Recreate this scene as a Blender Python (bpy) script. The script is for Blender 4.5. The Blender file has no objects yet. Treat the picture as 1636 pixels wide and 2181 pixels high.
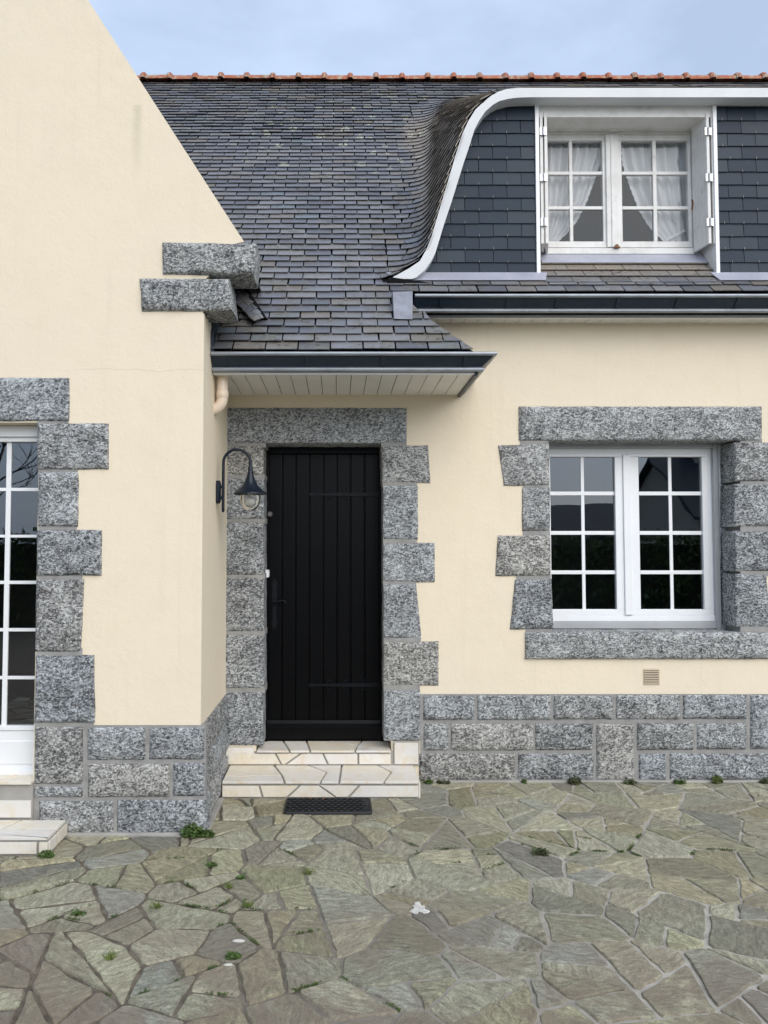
import bpy, math, random
import numpy as np
from mathutils import Vector, Matrix, noise

random.seed(11)
SC = bpy.context.scene
COL = SC.collection

# ------------------------------------------------------------------ camera
F_PX, CX, CY = 1638.0, 720.0, 1090.5          # lens measured on the 1636 x 2181 photograph
PITCH = math.radians(2.604)
HC = 1.69                                      # eye height
cam_d = bpy.data.cameras.new('camera')
cam = bpy.data.objects.new('camera', cam_d)
COL.objects.link(cam)
cam_d.sensor_fit = 'VERTICAL'
cam_d.sensor_height = 36.0
cam_d.lens = F_PX / 2181.0 * 36.0
cam_d.shift_x = (818.0 - CX) / 2181.0
cam_d.clip_start = 0.05
cam_d.clip_end = 2000
cam.location = (0, 0, HC)
cam.rotation_euler = (math.pi / 2 + PITCH, 0, 0)
SC.camera = cam

# ------------------------------------------------------------------ light
SUN_EL, SUN_AZ = math.radians(36), math.radians(152)   # hazy sun behind the camera, to the right
world = bpy.data.worlds.new('World')
SC.world = world
world.use_nodes = True
wn = world.node_tree.nodes
wl = world.node_tree.links
wn.clear()
w_out = wn.new('ShaderNodeOutputWorld')
w_bg = wn.new('ShaderNodeBackground')
w_sky = wn.new('ShaderNodeTexSky')
w_sky.sky_type = 'NISHITA'
w_sky.sun_disc = False
w_sky.sun_elevation = SUN_EL
w_sky.sun_rotation = SUN_AZ
w_sky.air_density = 1.0
w_sky.dust_density = 2.5
w_tc = wn.new('ShaderNodeTexCoord')
w_mp = wn.new('ShaderNodeMapping')
w_mp.inputs['Scale'].default_value = (1.0, 1.0, 2.6)
w_no = wn.new('ShaderNodeTexNoise')
w_no.inputs['Scale'].default_value = 2.3
w_no.inputs['Detail'].default_value = 6
w_no.inputs['Roughness'].default_value = 0.55
w_rp = wn.new('ShaderNodeMapRange')
w_rp.inputs['From Min'].default_value = 0.35
w_rp.inputs['From Max'].default_value = 0.7
w_rp.inputs['To Min'].default_value = 0.52
w_rp.inputs['To Max'].default_value = 0.92
w_mx = wn.new('ShaderNodeMix')
w_mx.data_type = 'RGBA'
w_mx.inputs['B'].default_value = (5.55, 6.75, 8.7, 1)      # high thin cloud veil
wl.new(w_tc.outputs['Generated'], w_mp.inputs['Vector'])
wl.new(w_mp.outputs['Vector'], w_no.inputs['Vector'])
wl.new(w_no.outputs['Fac'], w_rp.inputs['Value'])
wl.new(w_rp.outputs['Result'], w_mx.inputs['Factor'])
wl.new(w_sky.outputs['Color'], w_mx.inputs['A'])
wl.new(w_mx.outputs['Result'], w_bg.inputs['Color'])
w_bg.inputs['Strength'].default_value = 0.096
wl.new(w_bg.outputs['Background'], w_out.inputs['Surface'])

sun_d = bpy.data.lights.new('sun', 'SUN')
sun_d.energy = 1.65
sun_d.angle = math.radians(60)
sun_d.color = (1.0, 0.97, 0.92)
sun = bpy.data.objects.new('sun', sun_d)
COL.objects.link(sun)
# direction towards the sun, matching the sky texture's rotation (0 = +Y, clockwise seen from above)
sdir = Vector((math.sin(SUN_AZ) * math.cos(SUN_EL), math.cos(SUN_AZ) * math.cos(SUN_EL), math.sin(SUN_EL)))
sun.rotation_euler = sdir.to_track_quat('Z', 'Y').to_euler()
sun.location = sdir * 30

vs = SC.view_settings
vs.view_transform = 'Standard'
vs.look = 'None'
vs.exposure = 0.57
vs.gamma = 1.0
vs.use_curve_mapping = False
SC.render.engine = 'CYCLES'
SC.cycles.max_bounces = 6
SC.cycles.transparent_max_bounces = 12
SC.cycles.use_denoising = True
SC.cycles.use_adaptive_sampling = True
SC.cycles.adaptive_threshold = 0.03

# ------------------------------------------------------------------ measuring helpers
def tan_el(py):
    return math.tan(PITCH + math.atan((CY - py) / F_PX))
def ZA(py, D):
    return HC + D * tan_el(py)
def XA(px, D, py=1090.0):
    h = D * tan_el(py)
    return (px - CX) / F_PX * (D * math.cos(PITCH) + h * math.sin(PITCH))
def PX(px, py, D):
    return Vector((XA(px, D, py), D, ZA(py, D)))

# ------------------------------------------------------------------ mesh builder
class MB:
    def __init__(s):
        s.v, s.f, s.tone = [], [], []
    def quad(s, a, b, c, d):
        n = len(s.v)
        s.v += [tuple(a), tuple(b), tuple(c), tuple(d)]
        s.f.append((n, n + 1, n + 2, n + 3))
    def poly(s, pts):
        n = len(s.v)
        s.v += [tuple(p) for p in pts]
        s.f.append(tuple(range(n, n + len(pts))))
    def hexa(s, P):
        # P: 8 points, 0-3 one face, 4-7 the opposite face in the same order
        n = len(s.v)
        s.v += [tuple(p) for p in P]
        for q in ((3, 2, 1, 0), (4, 5, 6, 7), (0, 1, 5, 4), (1, 2, 6, 5), (2, 3, 7, 6), (3, 0, 4, 7)):
            s.f.append(tuple(n + k for k in q))
    def box(s, x0, x1, y0, y1, z0, z1):
        s.hexa([(x0, y0, z0), (x1, y0, z0), (x1, y1, z0), (x0, y1, z0),
                (x0, y0, z1), (x1, y0, z1), (x1, y1, z1), (x0, y1, z1)])
    def prism_y(s, pts, y0, y1):
        # pts: (x, z) polygon, counter-clockwise seen from the camera; extruded y0 (front) to y1 (back)
        n, m = len(s.v), len(pts)
        s.v += [(x, y0, z) for x, z in pts] + [(x, y1, z) for x, z in pts]
        s.f.append(tuple(range(n, n + m)))
        s.f.append(tuple(range(n + 2 * m - 1, n + m - 1, -1)))
        for i in range(m):
            j = (i + 1) % m
            s.f.append((n + j, n + i, n + m + i, n + m + j))
    def sweep(s, path, prof, closed=True, caps=True, up=Vector((0, 0, 1))):
        # prof: (a, b) a = sideways (right of travel), b = up; mitred at corners
        path = [Vector(p) for p in path]
        n0, m = len(s.v), len(prof)
        for i, p in enumerate(path):
            d0 = (path[i] - path[i - 1]).normalized() if i > 0 else None
            d1 = (path[i + 1] - path[i]).normalized() if i < len(path) - 1 else None
            d0 = d0 or d1
            d1 = d1 or d0
            t = (d0 + d1).normalized()
            side = t.cross(up).normalized()
            k = 1.0 / max(0.3, t.dot(d1))
            for a, b in prof:
                s.v.append(tuple(p + side * a * k + up * b))
        for i in range(len(path) - 1):
            for j in range(m if closed else m - 1):
                k = (j + 1) % m
                s.f.append((n0 + i * m + j, n0 + i * m + k, n0 + (i + 1) * m + k, n0 + (i + 1) * m + j))
        if caps and closed:
            s.f.append(tuple(n0 + j for j in range(m))[::-1])
            s.f.append(tuple(n0 + (len(path) - 1) * m + j for j in range(m)))
    def tube(s, path, r, seg=10, caps=True):
        path = [Vector(p) for p in path]
        rs = r if isinstance(r, (list, tuple)) else [r] * len(path)
        n0 = len(s.v)
        t0 = (path[1] - path[0]).normalized()
        ref = Vector((0, 0, 1)) if abs(t0.z) < 0.9 else Vector((0, 1, 0))
        u = t0.cross(ref).normalized()
        for i, p in enumerate(path):
            if i == 0: t = t0
            elif i == len(path) - 1: t = (path[i] - path[i - 1]).normalized()
            else: t = (path[i + 1] - path[i - 1]).normalized()
            u = (u - t * u.dot(t)).normalized()
            w = t.cross(u)
            for k in range(seg):
                a = 2 * math.pi * k / seg
                s.v.append(tuple(p + (u * math.cos(a) + w * math.sin(a)) * rs[i]))
        for i in range(len(path) - 1):
            for k in range(seg):
                l = (k + 1) % seg
                s.f.append((n0 + i * seg + k, n0 + i * seg + l, n0 + (i + 1) * seg + l, n0 + (i + 1) * seg + k))
        if caps:
            s.f.append(tuple(n0 + k for k in range(seg))[::-1])
            s.f.append(tuple(n0 + (len(path) - 1) * seg + k for k in range(seg)))
    def lathe(s, c, prof, seg=24):
        # prof: (r, z) around a vertical axis through c
        n0 = len(s.v)
        for r, z in prof:
            for k in range(seg):
                a = 2 * math.pi * k / seg
                s.v.append((c[0] + r * math.cos(a), c[1] + r * math.sin(a), c[2] + z))
        for i in range(len(prof) - 1):
            for k in range(seg):
                l = (k + 1) % seg
                s.f.append((n0 + i * seg + k, n0 + i * seg + l, n0 + (i + 1) * seg + l, n0 + (i + 1) * seg + k))
    def mesh(s, name, smooth=None):
        me = bpy.data.meshes.new(name)
        me.from_pydata([tuple(v) for v in s.v], [], s.f)
        if smooth is not None:
            me.polygons.foreach_set('use_smooth', [True] * len(me.polygons))
            me.set_sharp_from_angle(angle=math.radians(smooth))
        me.update()
        return me

def tag(o, label=None, cat=None, group=None, kind=None):
    if label: o['label'] = label
    if cat: o['category'] = cat
    if group: o['group'] = group
    if kind: o['kind'] = kind
    return o
def obj(name, me, mat, parent=None, bevel=0.0):
    o = bpy.data.objects.new(name, me)
    COL.objects.link(o)
    if mat is not None and not me.materials:
        me.materials.append(mat)
    if parent is not None:
        o.parent = parent
        if parent.type == 'EMPTY':
            o.matrix_parent_inverse = Matrix.Translation(-parent.location)
    if bevel:
        b = o.modifiers.new('bevel', 'BEVEL')
        b.width = bevel
        b.segments = 2
        b.limit_method = 'ANGLE'
    return o
def thing(name, label, cat, loc=(0, 0, 0), group=None):
    o = bpy.data.objects.new(name, None)
    COL.objects.link(o)
    o.empty_display_size = 0.1
    o.location = loc
    return tag(o, label, cat, group)

# ------------------------------------------------------------------ material helpers
CRACK_Z, DRIP_X, DRIP_Z = ZA(787, 4.62), XA(290, 4.62, 225), ZA(222, 4.62)
class NT:
    def __init__(s, name):
        s.m = bpy.data.materials.new(name)
        s.m.use_nodes = True
        s.t = s.m.node_tree
        s.t.nodes.clear()
        s.out = s.t.nodes.new('ShaderNodeOutputMaterial')
    def n(s, typ, ins=None, **props):
        nd = s.t.nodes.new('ShaderNode' + typ)
        for k, v in props.items():
            setattr(nd, k, v)
        for k, v in (ins or {}).items():
            s.put(nd.inputs[k], v)
        return nd
    def put(s, sock, v):
        if isinstance(v, bpy.types.NodeSocket):
            s.t.links.new(v, sock)
        elif isinstance(v, (tuple, list)) and len(v) == 3 and sock.type == 'RGBA':
            sock.default_value = (*v, 1)
        else:
            sock.default_value = v
    def pos(s, scale=(1, 1, 1), rot=(0, 0, 0)):
        g = s.n('NewGeometry')
        return s.n('Mapping', {'Vector': g.outputs['Position'], 'Scale': scale, 'Rotation': rot}).outputs[0]
    def noise(s, vec, scale, detail=4, rough=0.55, out='Fac', dist=0.0):
        return s.n('TexNoise', {'Vector': vec, 'Scale': scale, 'Detail': detail, 'Roughness': rough, 'Distortion': dist}).outputs[out]
    def ramp(s, fac, stops, interp='LINEAR'):
        r = s.n('ValToRGB', {'Fac': fac})
        cr = r.color_ramp
        cr.interpolation = interp
        while len(cr.elements) < len(stops):
            cr.elements.new(0.5)
        for e, (p, c) in zip(cr.elements, stops):
            e.position = p
            e.color = (*c, 1) if isinstance(c, (tuple, list)) else (c, c, c, 1)
        return r.outputs[0]
    def mix(s, f, a, b, mode='MIX'):
        m = s.n('Mix', data_type='RGBA', blend_type=mode)
        s.put(m.inputs[0], f)
        s.put(m.inputs[6], a)
        s.put(m.inputs[7], b)
        return m.outputs[2]
    def math(s, op, a, b=0.0, clamp=False):
        m = s.n('Math', operation=op, use_clamp=clamp)
        s.put(m.inputs[0], a)
        s.put(m.inputs[1], b)
        return m.outputs[0]
    def rng(s, v, a, b, c=0.0, d=1.0):
        return s.n('MapRange', {'Value': v, 'From Min': a, 'From Max': b, 'To Min': c, 'To Max': d}).outputs[0]
    def bump(s, h, strength=0.3, dist=0.01, normal=None):
        b = s.n('Bump', {'Height': h, 'Strength': strength, 'Distance': dist})
        if normal is not None:
            s.put(b.inputs['Normal'], normal)
        return b.outputs[0]
    def done(s, color, rough=0.6, normal=None, metal=0.0, spec=0.5, **kw):
        p = s.n('BsdfPrincipled', {'Base Color': color, 'Roughness': rough, 'Metallic': metal, 'Specular IOR Level': spec})
        for k, v in kw.items():
            s.put(p.inputs[k.replace('_', ' ')], v)
        if normal is not None:
            s.put(p.inputs['Normal'], normal)
        s.t.links.new(p.outputs[0], s.out.inputs['Surface'])
        return s.m

def m_plaster():
    t = NT('cream_plaster')
    p = t.pos()
    big = t.noise(p, 0.9, 4)
    mid = t.noise(p, 6.0, 5, 0.6)
    c = t.mix(t.rng(big, 0.35, 0.68), (0.782, 0.680, 0.522), (0.755, 0.664, 0.520))
    c = t.mix(t.rng(mid, 0.45, 0.8, 0, 0.35), c, (0.71, 0.61, 0.455))
    # faint vertical rain runs
    runs = t.noise(t.pos((14, 14, 0.5)), 1.6, 3, 0.6)
    c = t.mix(t.rng(runs, 0.56, 0.78, 0, 0.18), c, (0.63, 0.54, 0.40))
    sep = t.n('SeparateXYZ', {'Vector': p})
    zl = t.math('ADD', sep.outputs['Z'], t.math('MULTIPLY', t.noise(t.pos((1, 0, 0)), 2.2, 6, 0.7), 0.11))
    ck = t.math('MULTIPLY', t.rng(t.math('ABSOLUTE', t.math('SUBTRACT', zl, CRACK_Z + 0.055)), 0.0012, 0.0032, 1, 0), t.math('MULTIPLY', t.rng(sep.outputs['X'], -1.75, -1.5), t.rng(sep.outputs['X'], -0.80, -0.82)))
    c = t.mix(t.math('MULTIPLY', ck, 0.28), c, (0.38, 0.31, 0.22))
    dx = t.math('ABSOLUTE', t.math('SUBTRACT', sep.outputs['X'], t.math('ADD', DRIP_X, t.math('MULTIPLY', t.noise(p, 4, 2), 0.02))))
    dr = t.math('MULTIPLY', t.rng(dx, 0.004, 0.04, 1, 0), t.math('MULTIPLY', t.rng(sep.outputs['Z'], DRIP_Z - 0.5, DRIP_Z - 0.05, 0, 1), t.rng(sep.outputs['Z'], DRIP_Z - 0.01, DRIP_Z, 1, 0)))
    c = t.mix(t.math('MULTIPLY', dr, 0.4), c, (0.42, 0.40, 0.27))
    fine = t.noise(p, 95, 3, 0.6)
    wav = t.noise(p, 9, 3)
    b = t.bump(wav, 0.22, 0.012)
    b = t.bump(t.noise(p, 32, 4, 0.6), 0.22, 0.006, b)
    b = t.bump(fine, 0.3, 0.004, b)
    return t.done(c, 0.9, b, spec=0.2)

def m_granite(name, light=1.0, warm=0.0):
    t = NT(name)
    p = t.pos()
    wv = t.noise(p, 38, 3, 0.6, 'Color')
    vec = t.n('VectorMath', operation='MULTIPLY_ADD', ins={0: wv, 1: (0.022, 0.022, 0.022), 2: p}).outputs[0]
    vec = t.n('Mapping', {'Vector': vec, 'Scale': (1.0, 1.0, 1.55), 'Rotation': (0, 0.45, 0)}).outputs[0]
    vo = t.n('TexVoronoi', {'Vector': vec, 'Scale': 78.0, 'Randomness': 1.0})
    cell = t.n('SeparateColor', {'Color': vo.outputs['Color']}).outputs[0]
    vo2 = t.n('TexVoronoi', {'Vector': vec, 'Scale': 170.0})
    cell2 = t.n('SeparateColor', {'Color': vo2.outputs['Color']}).outputs[1]
    g = t.math('ADD', t.math('MULTIPLY', cell, 0.58), t.math('MULTIPLY', cell2, 0.42))
    big = t.noise(p, 7.0, 5, 0.65)
    g = t.math('ADD', g, t.rng(big, 0.25, 0.75, -0.17, 0.17))
    oi = t.n('ObjectInfo')
    g = t.math('ADD', g, t.rng(oi.outputs['Random'], 0, 1, -0.05, 0.06))
    L = light
    c = t.ramp(g, [(0.0, (0.026 * L, 0.026 * L, 0.027 * L)), (0.28, (0.095 * L, 0.095 * L, 0.096 * L)),
                   (0.48, (0.235 * L, 0.235 * L, 0.232 * L)), (0.68, (0.39 * L, 0.39 * L, 0.382 * L)),
                   (0.95, (0.62 * L, 0.62 * L, 0.605 * L))])
    rnd2 = t.math('FRACT', t.math('MULTIPLY', oi.outputs['Random'], 7.31))
    tint = t.ramp(rnd2, [(0.0, (0.90, 0.955, 1.01)), (0.5, (0.95, 0.98, 1.0)), (1.0, (1.02, 1.0, 0.95))])
    c = t.mix(1.0, c, tint, 'MULTIPLY')
    rust = t.noise(p, 3.3, 3, 0.6)
    c = t.mix(t.rng(rust, 0.70, 0.82, 0, 0.35), c, (0.30, 0.26, 0.16), 'MIX')
    b = t.bump(t.noise(p, 24, 6, 0.75), 0.95, 0.022)
    b = t.bump(g, 0.4, 0.004, b)
    return t.done(c, 0.75, b, spec=0.35)

def m_mortar():
    t = NT('grey_mortar')
    p = t.pos()
    c = t.mix(t.rng(t.noise(p, 14, 4), 0.3, 0.7), (0.34, 0.335, 0.32), (0.24, 0.235, 0.225))
    return t.done(c, 0.9, t.bump(t.noise(p, 70, 4), 0.3, 0.004), spec=0.2)

def m_slate(name, mass=False, clad=False):
    t = NT(name)
    p = t.pos()
    if mass:
        rnd = t.n('Attribute', attribute_name='tone').outputs['Fac']
    else:
        rnd = t.n('ObjectInfo').outputs['Random']
    g = t.n('NewGeometry')
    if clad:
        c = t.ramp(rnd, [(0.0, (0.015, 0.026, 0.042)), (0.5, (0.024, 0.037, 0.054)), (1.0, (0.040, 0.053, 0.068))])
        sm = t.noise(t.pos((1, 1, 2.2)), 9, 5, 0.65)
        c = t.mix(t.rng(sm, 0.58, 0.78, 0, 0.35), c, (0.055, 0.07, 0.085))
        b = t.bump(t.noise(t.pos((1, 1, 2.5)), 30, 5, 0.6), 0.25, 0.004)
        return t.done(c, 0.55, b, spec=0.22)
    c = t.ramp(rnd, [(0.0, (0.084, 0.088, 0.106)), (0.25, (0.126, 0.130, 0.152)), (0.55, (0.158, 0.162, 0.184)),
                     (0.80, (0.195, 0.192, 0.200)), (0.92, (0.165, 0.146, 0.128)), (1.0, (0.140, 0.168, 0.196))])
    # weathering: brown-grey grime, stronger low down on the roof and along the swept cheek
    sep = t.n('SeparateXYZ', {'Vector': g.outputs['Position']})
    low = t.rng(sep.outputs['Z'], 2.9, 4.6, 1.0, 0.0)
    gr = t.noise(p, 5.5, 5, 0.7)
    gr2 = t.noise(t.pos((0.55, 1, 1)), 42, 5, 0.75)
    f = t.math('MULTIPLY', t.rng(gr, 0.42, 0.66), t.math('ADD', t.math('MULTIPLY', low, 0.70), 0.22))
    c = t.mix(f, c, (0.150, 0.138, 0.108))
    # brown grime on the steep swept cheek, lightened to offset its grazing light
    ck = t.math('MULTIPLY', t.rng(t.math('ADD', sep.outputs['X'], t.math('MULTIPLY', gr, 0.3)), 0.78, 0.90), t.math('MULTIPLY', t.rng(sep.outputs['Z'], 3.62, 3.75), t.rng(sep.outputs['Y'], 8.1, 7.7)))
    c = t.mix(t.math('MULTIPLY', ck, t.rng(gr2, 0.3, 0.7, 0.55, 0.9)), c, (0.28, 0.235, 0.18))
    spots = t.math('MULTIPLY', t.rng(gr2, 0.54, 0.59), t.rng(gr, 0.47, 0.57))
    c = t.mix(t.math('MULTIPLY', spots, 0.85), c, (0.028, 0.025, 0.024))
    # lichen rosettes
    vec = t.n('VectorMath', operation='MULTIPLY_ADD', ins={0: t.noise(p, 14, 3, 0.6, 'Color'), 1: (0.07, 0.07, 0.07), 2: p}).outputs[0]
    vo = t.n('TexVoronoi', {'Vector': vec, 'Scale': 7.5})
    sel = t.rng(t.n('SeparateColor', {'Color': vo.outputs['Color']}).outputs[0], 0.52, 0.54)
    size = t.rng(t.n('SeparateColor', {'Color': vo.outputs['Color']}).outputs[1], 0, 1, 0.06, 0.40)
    dist = vo.outputs['Distance']
    ratio = t.math('DIVIDE', dist, size)
    ring = t.math('MULTIPLY', t.rng(ratio, 0.55, 0.72), t.rng(ratio, 0.92, 1.0, 1, 0))
    inner = t.math('MULTIPLY', t.rng(ratio, 0.5, 0.6, 1, 0), t.rng(gr2, 0.45, 0.55))
    far = t.n('VectorMath', operation='DISTANCE', ins={0: p, 1: (0.15, 7.75, 6.0)}).outputs['Value']
    zone = t.rng(t.math('ADD', far, t.math('MULTIPLY', t.noise(p, 1.6, 3), 1.2)), 2.2, 1.5)
    lm = t.math('MULTIPLY', t.math('MULTIPLY', t.math('MAXIMUM', ring, t.math('MULTIPLY', inner, 0.55)), sel), zone)
    c = t.mix(t.math('MULTIPLY', lm, 0.95), c, (0.50, 0.51, 0.38))
    b = t.bump(t.noise(t.pos((1, 1.5, 1.5)), 26, 5, 0.65), 0.45, 0.006)
    rough = t.rng(gr, 0.35, 0.65, 0.30, 0.55)
    return t.done(c, rough, b, spec=0.55)

def m_plain(name, col, rough=0.5, metal=0.0, spec=0.5, var=0.06, bump=0.0, bscale=40, vscale=4, **kw):
    t = NT(name)
    p = t.pos()
    n = t.noise(p, vscale, 5, 0.6)
    d = tuple(max(0, x * (1 - var * 2.2)) for x in col)
    c = t.mix(t.rng(n, 0.38, 0.72), col, d)
    b = t.bump(t.noise(p, bscale, 4, 0.6), bump, 0.004) if bump else None
    return t.done(c, rough, b, metal, spec, **kw)

def m_old_paint():
    t = NT('weathered_white_paint')
    p = t.pos()
    c = t.mix(t.rng(t.noise(p, 7, 5, 0.65), 0.45, 0.75), (0.74, 0.73, 0.71), (0.60, 0.585, 0.555))
    st = t.noise(t.pos((1, 1, 1)), 2.6, 5, 0.75)
    sp = t.noise(p, 55, 4, 0.7)
    c = t.mix(t.math('MULTIPLY', t.rng(st, 0.56, 0.68), t.rng(sp, 0.45, 0.62, 0, 0.55)), c, (0.25, 0.24, 0.22))
    return t.done(c, 0.55, t.bump(t.noise(p, 60, 4), 0.15, 0.002), spec=0.4)

def m_zinc():
    t = NT('zinc')
    p = t.pos()
    c = t.mix(t.rng(t.noise(p, 5, 5, 0.6), 0.3, 0.7), (0.43, 0.435, 0.50), (0.34, 0.35, 0.41))
    c = t.mix(t.rng(t.noise(t.pos((9, 9, 1)), 2.2, 4), 0.62, 0.75, 0, 0.4), c, (0.50, 0.50, 0.54))
    return t.done(c, 0.45, t.bump(t.noise(p, 12, 3), 0.08, 0.004), metal=0.15)

def m_gutter():
    t = NT('shaded_gutter')
    p = t.pos()
    c = t.mix(t.rng(t.noise(t.pos((1, 1, 5)), 7, 5, 0.7), 0.4, 0.75), (0.018, 0.029, 0.046), (0.030, 0.042, 0.058))  # near-black tone paints in the shade of the down-facing gutter faces
    return t.done(c, 0.42, t.bump(t.noise(p, 30, 3), 0.06, 0.003), spec=0.35)

def m_terracotta():
    t = NT('terracotta')
    p = t.pos()
    rnd = t.n('ObjectInfo').outputs['Random']
    c = t.ramp(rnd, [(0, (0.34, 0.115, 0.065)), (0.5, (0.40, 0.15, 0.09)), (1.0, (0.30, 0.12, 0.08))])
    c = t.mix(t.rng(t.noise(p, 16, 5, 0.65), 0.50, 0.62, 0, 0.75), c, (0.42, 0.40, 0.30))
    c = t.mix(t.rng(t.noise(p, 9, 4, 0.6), 0.60, 0.72, 0, 0.8), c, (0.16, 0.14, 0.09))
    return t.done(c, 0.85, t.bump(t.noise(p, 60, 4), 0.3, 0.004), spec=0.25)

def m_flag():
    t = NT('schist_flagstone')
    p = t.pos()
    oi = t.n('ObjectInfo')
    rnd = oi.outputs['Random']
    c = t.ramp(rnd, [(0.0, (0.440, 0.430, 0.315)), (0.16, (0.520, 0.500, 0.375)), (0.30, (0.400, 0.385, 0.300)), (0.44, (0.520, 0.475, 0.310)),
                     (0.58, (0.430, 0.440, 0.370)), (0.70, (0.560, 0.525, 0.385)), (0.82, (0.460, 0.455, 0.290)), (0.92, (0.400, 0.410, 0.365)), (1.0, (0.360, 0.330, 0.265))])
    val = t.rng(t.math('FRACT', t.math('MULTIPLY', rnd, 13.7)), 0, 1, 0.68, 1.14)
    c = t.mix(1.0, c, t.n('CombineColor', {0: val, 1: val, 2: val}).outputs[0], 'MULTIPLY')
    # cleavage streaks: direction differs from stone to stone
    loc = t.n('VectorMath', operation='ADD', ins={0: p, 1: oi.outputs['Location']}).outputs[0]
    rot = t.n('VectorRotate', {'Vector': p, 'Angle': t.math('MULTIPLY', rnd, 17.0)}, rotation_type='Z_AXIS').outputs[0]
    wob = t.n('VectorMath', operation='MULTIPLY_ADD', ins={0: t.noise(p, 7, 4, 0.6, 'Color'), 1: (0.10, 0.10, 0.0), 2: rot}).outputs[0]
    stv = t.n('Mapping', {'Vector': wob, 'Scale': (5.0, 17.0, 5.0)}).outputs[0]
    st = t.noise(stv, 2.6, 9, 0.78)
    c = t.mix(t.rng(st, 0.38, 0.62), t.mix(1.0, c, (0.50, 0.50, 0.48), 'MULTIPLY'), t.mix(1.0, c, (1.30, 1.30, 1.27), 'MULTIPLY'))
    gr = t.noise(p, 110, 5, 0.8)
    c = t.mix(t.rng(gr, 0.40, 0.62, 0, 0.75), c, t.mix(1.0, c, (0.48, 0.48, 0.47), 'MULTIPLY'))
    # rusty and yellowish mineral patches, grime, pale lichen
    och = t.noise(p, 2.6, 5, 0.7)
    c = t.mix(t.rng(och, 0.60, 0.74, 0, 0.5), c, (0.34, 0.255, 0.13))
    gre = t.noise(t.n('VectorMath', operation='ADD', ins={0: p, 1: (7, 3, 1)}).outputs[0], 1.7, 5, 0.7)
    c = t.mix(t.rng(gre, 0.56, 0.72, 0, 0.35), c, (0.30, 0.30, 0.17))
    sep = t.n('SeparateXYZ', {'Vector': p})
    near = t.rng(sep.outputs['Y'], 2.4, 4.0, 1.0, 0.0)      # trodden soil lies thicker away from the house
    dirt = t.noise(t.n('VectorMath', operation='ADD', ins={0: p, 1: (3, 9, 1)}).outputs[0], 2.2, 7, 0.75)
    dm = t.math('MULTIPLY', t.rng(dirt, 0.41, 0.53), t.math('ADD', t.math('MULTIPLY', near, 0.75), 0.18))
    c = t.mix(dm, c, (0.215, 0.170, 0.128))
    pale = t.noise(p, 30, 5, 0.75)
    c = t.mix(t.rng(pale, 0.64, 0.72, 0, 0.45), c, (0.42, 0.42, 0.36))
    lay = t.noise(t.n('Mapping', {'Vector': wob, 'Scale': (2.0, 6.0, 2.0)}).outputs[0], 2.0, 5, 0.6)
    b = t.bump(t.math('SNAP', lay, 0.05), 0.7, 0.03)
    b = t.bump(st, 0.9, 0.014, b)
    b = t.bump(gr, 0.4, 0.004, b)
    return t.done(c, t.rng(dirt, 0.3, 0.7, 0.62, 0.85), b, spec=0.35)

def m_patio_base():
    t = NT('patio_mortar')
    p = t.pos()
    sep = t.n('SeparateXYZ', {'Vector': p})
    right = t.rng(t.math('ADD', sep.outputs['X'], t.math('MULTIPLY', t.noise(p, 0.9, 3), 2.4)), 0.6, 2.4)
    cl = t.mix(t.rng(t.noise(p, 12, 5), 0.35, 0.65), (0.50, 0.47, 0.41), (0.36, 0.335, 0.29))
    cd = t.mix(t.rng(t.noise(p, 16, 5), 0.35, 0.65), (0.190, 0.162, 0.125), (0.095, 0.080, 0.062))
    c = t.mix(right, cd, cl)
    gr = t.noise(p, 85, 5, 0.75)
    c = t.mix(t.rng(gr, 0.56, 0.70, 0, 0.5), c, (0.27, 0.245, 0.215))
    return t.done(c, 0.95, t.bump(t.noise(p, 45, 6, 0.7), 0.8, 0.014), spec=0.2)

def m_marble():
    t = NT('pale_stone_tile')
    p = t.pos()
    oi = t.n('ObjectInfo')
    c = t.ramp(oi.outputs['Random'], [(0, (0.66, 0.635, 0.59)), (0.45, (0.73, 0.70, 0.645)), (0.8, (0.70, 0.645, 0.535)), (1, (0.66, 0.64, 0.61))])
    v = t.noise(p, 7, 6, 0.7, dist=1.2)
    c = t.mix(t.rng(v, 0.47, 0.68, 0, 0.6), c, (0.64, 0.50, 0.31))
    c = t.mix(t.rng(t.noise(p, 4, 5, 0.7), 0.56, 0.72, 0, 0.45), c, (0.42, 0.40, 0.36))
    return t.done(c, 0.45, t.bump(t.noise(p, 30, 4), 0.12, 0.004), spec=0.45)

def m_glass(name='window_glass', ior=2.5):
    t = NT(name)
    tr = t.n('BsdfTransparent', {'Color': (0.95, 0.96, 0.96)})
    gl = t.n('BsdfGlossy', {'Color': (0.88, 0.94, 1.0), 'Roughness': 0.0})
    wob = t.bump(t.noise(t.pos(), 2.2, 2), 0.018, 0.05)
    t.put(gl.inputs['Normal'], wob)
    fr = t.n('Fresnel', {'IOR': ior})
    mx = t.n('MixShader', {0: fr.outputs[0], 1: tr.outputs[0], 2: gl.outputs[0]})
    t.t.links.new(mx.outputs[0], t.out.inputs['Surface'])
    return t.m

def m_sheer(name='sheer_curtain', dens=0.9):
    t = NT(name)
    p = t.pos()
    tr = t.n('BsdfTransparent')
    df = t.n('BsdfDiffuse', {'Color': (0.95, 0.95, 0.96)})
    tl = t.n('BsdfTranslucent', {'Color': (0.80, 0.80, 0.82)})
    a = t.n('MixShader', {0: 0.30, 1: df.outputs[0], 2: tl.outputs[0]})
    mx = t.n('MixShader', {0: dens, 1: tr.outputs[0], 2: a.outputs[0]})
    t.t.links.new(mx.outputs[0], t.out.inputs['Surface'])
    return t.m

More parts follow.
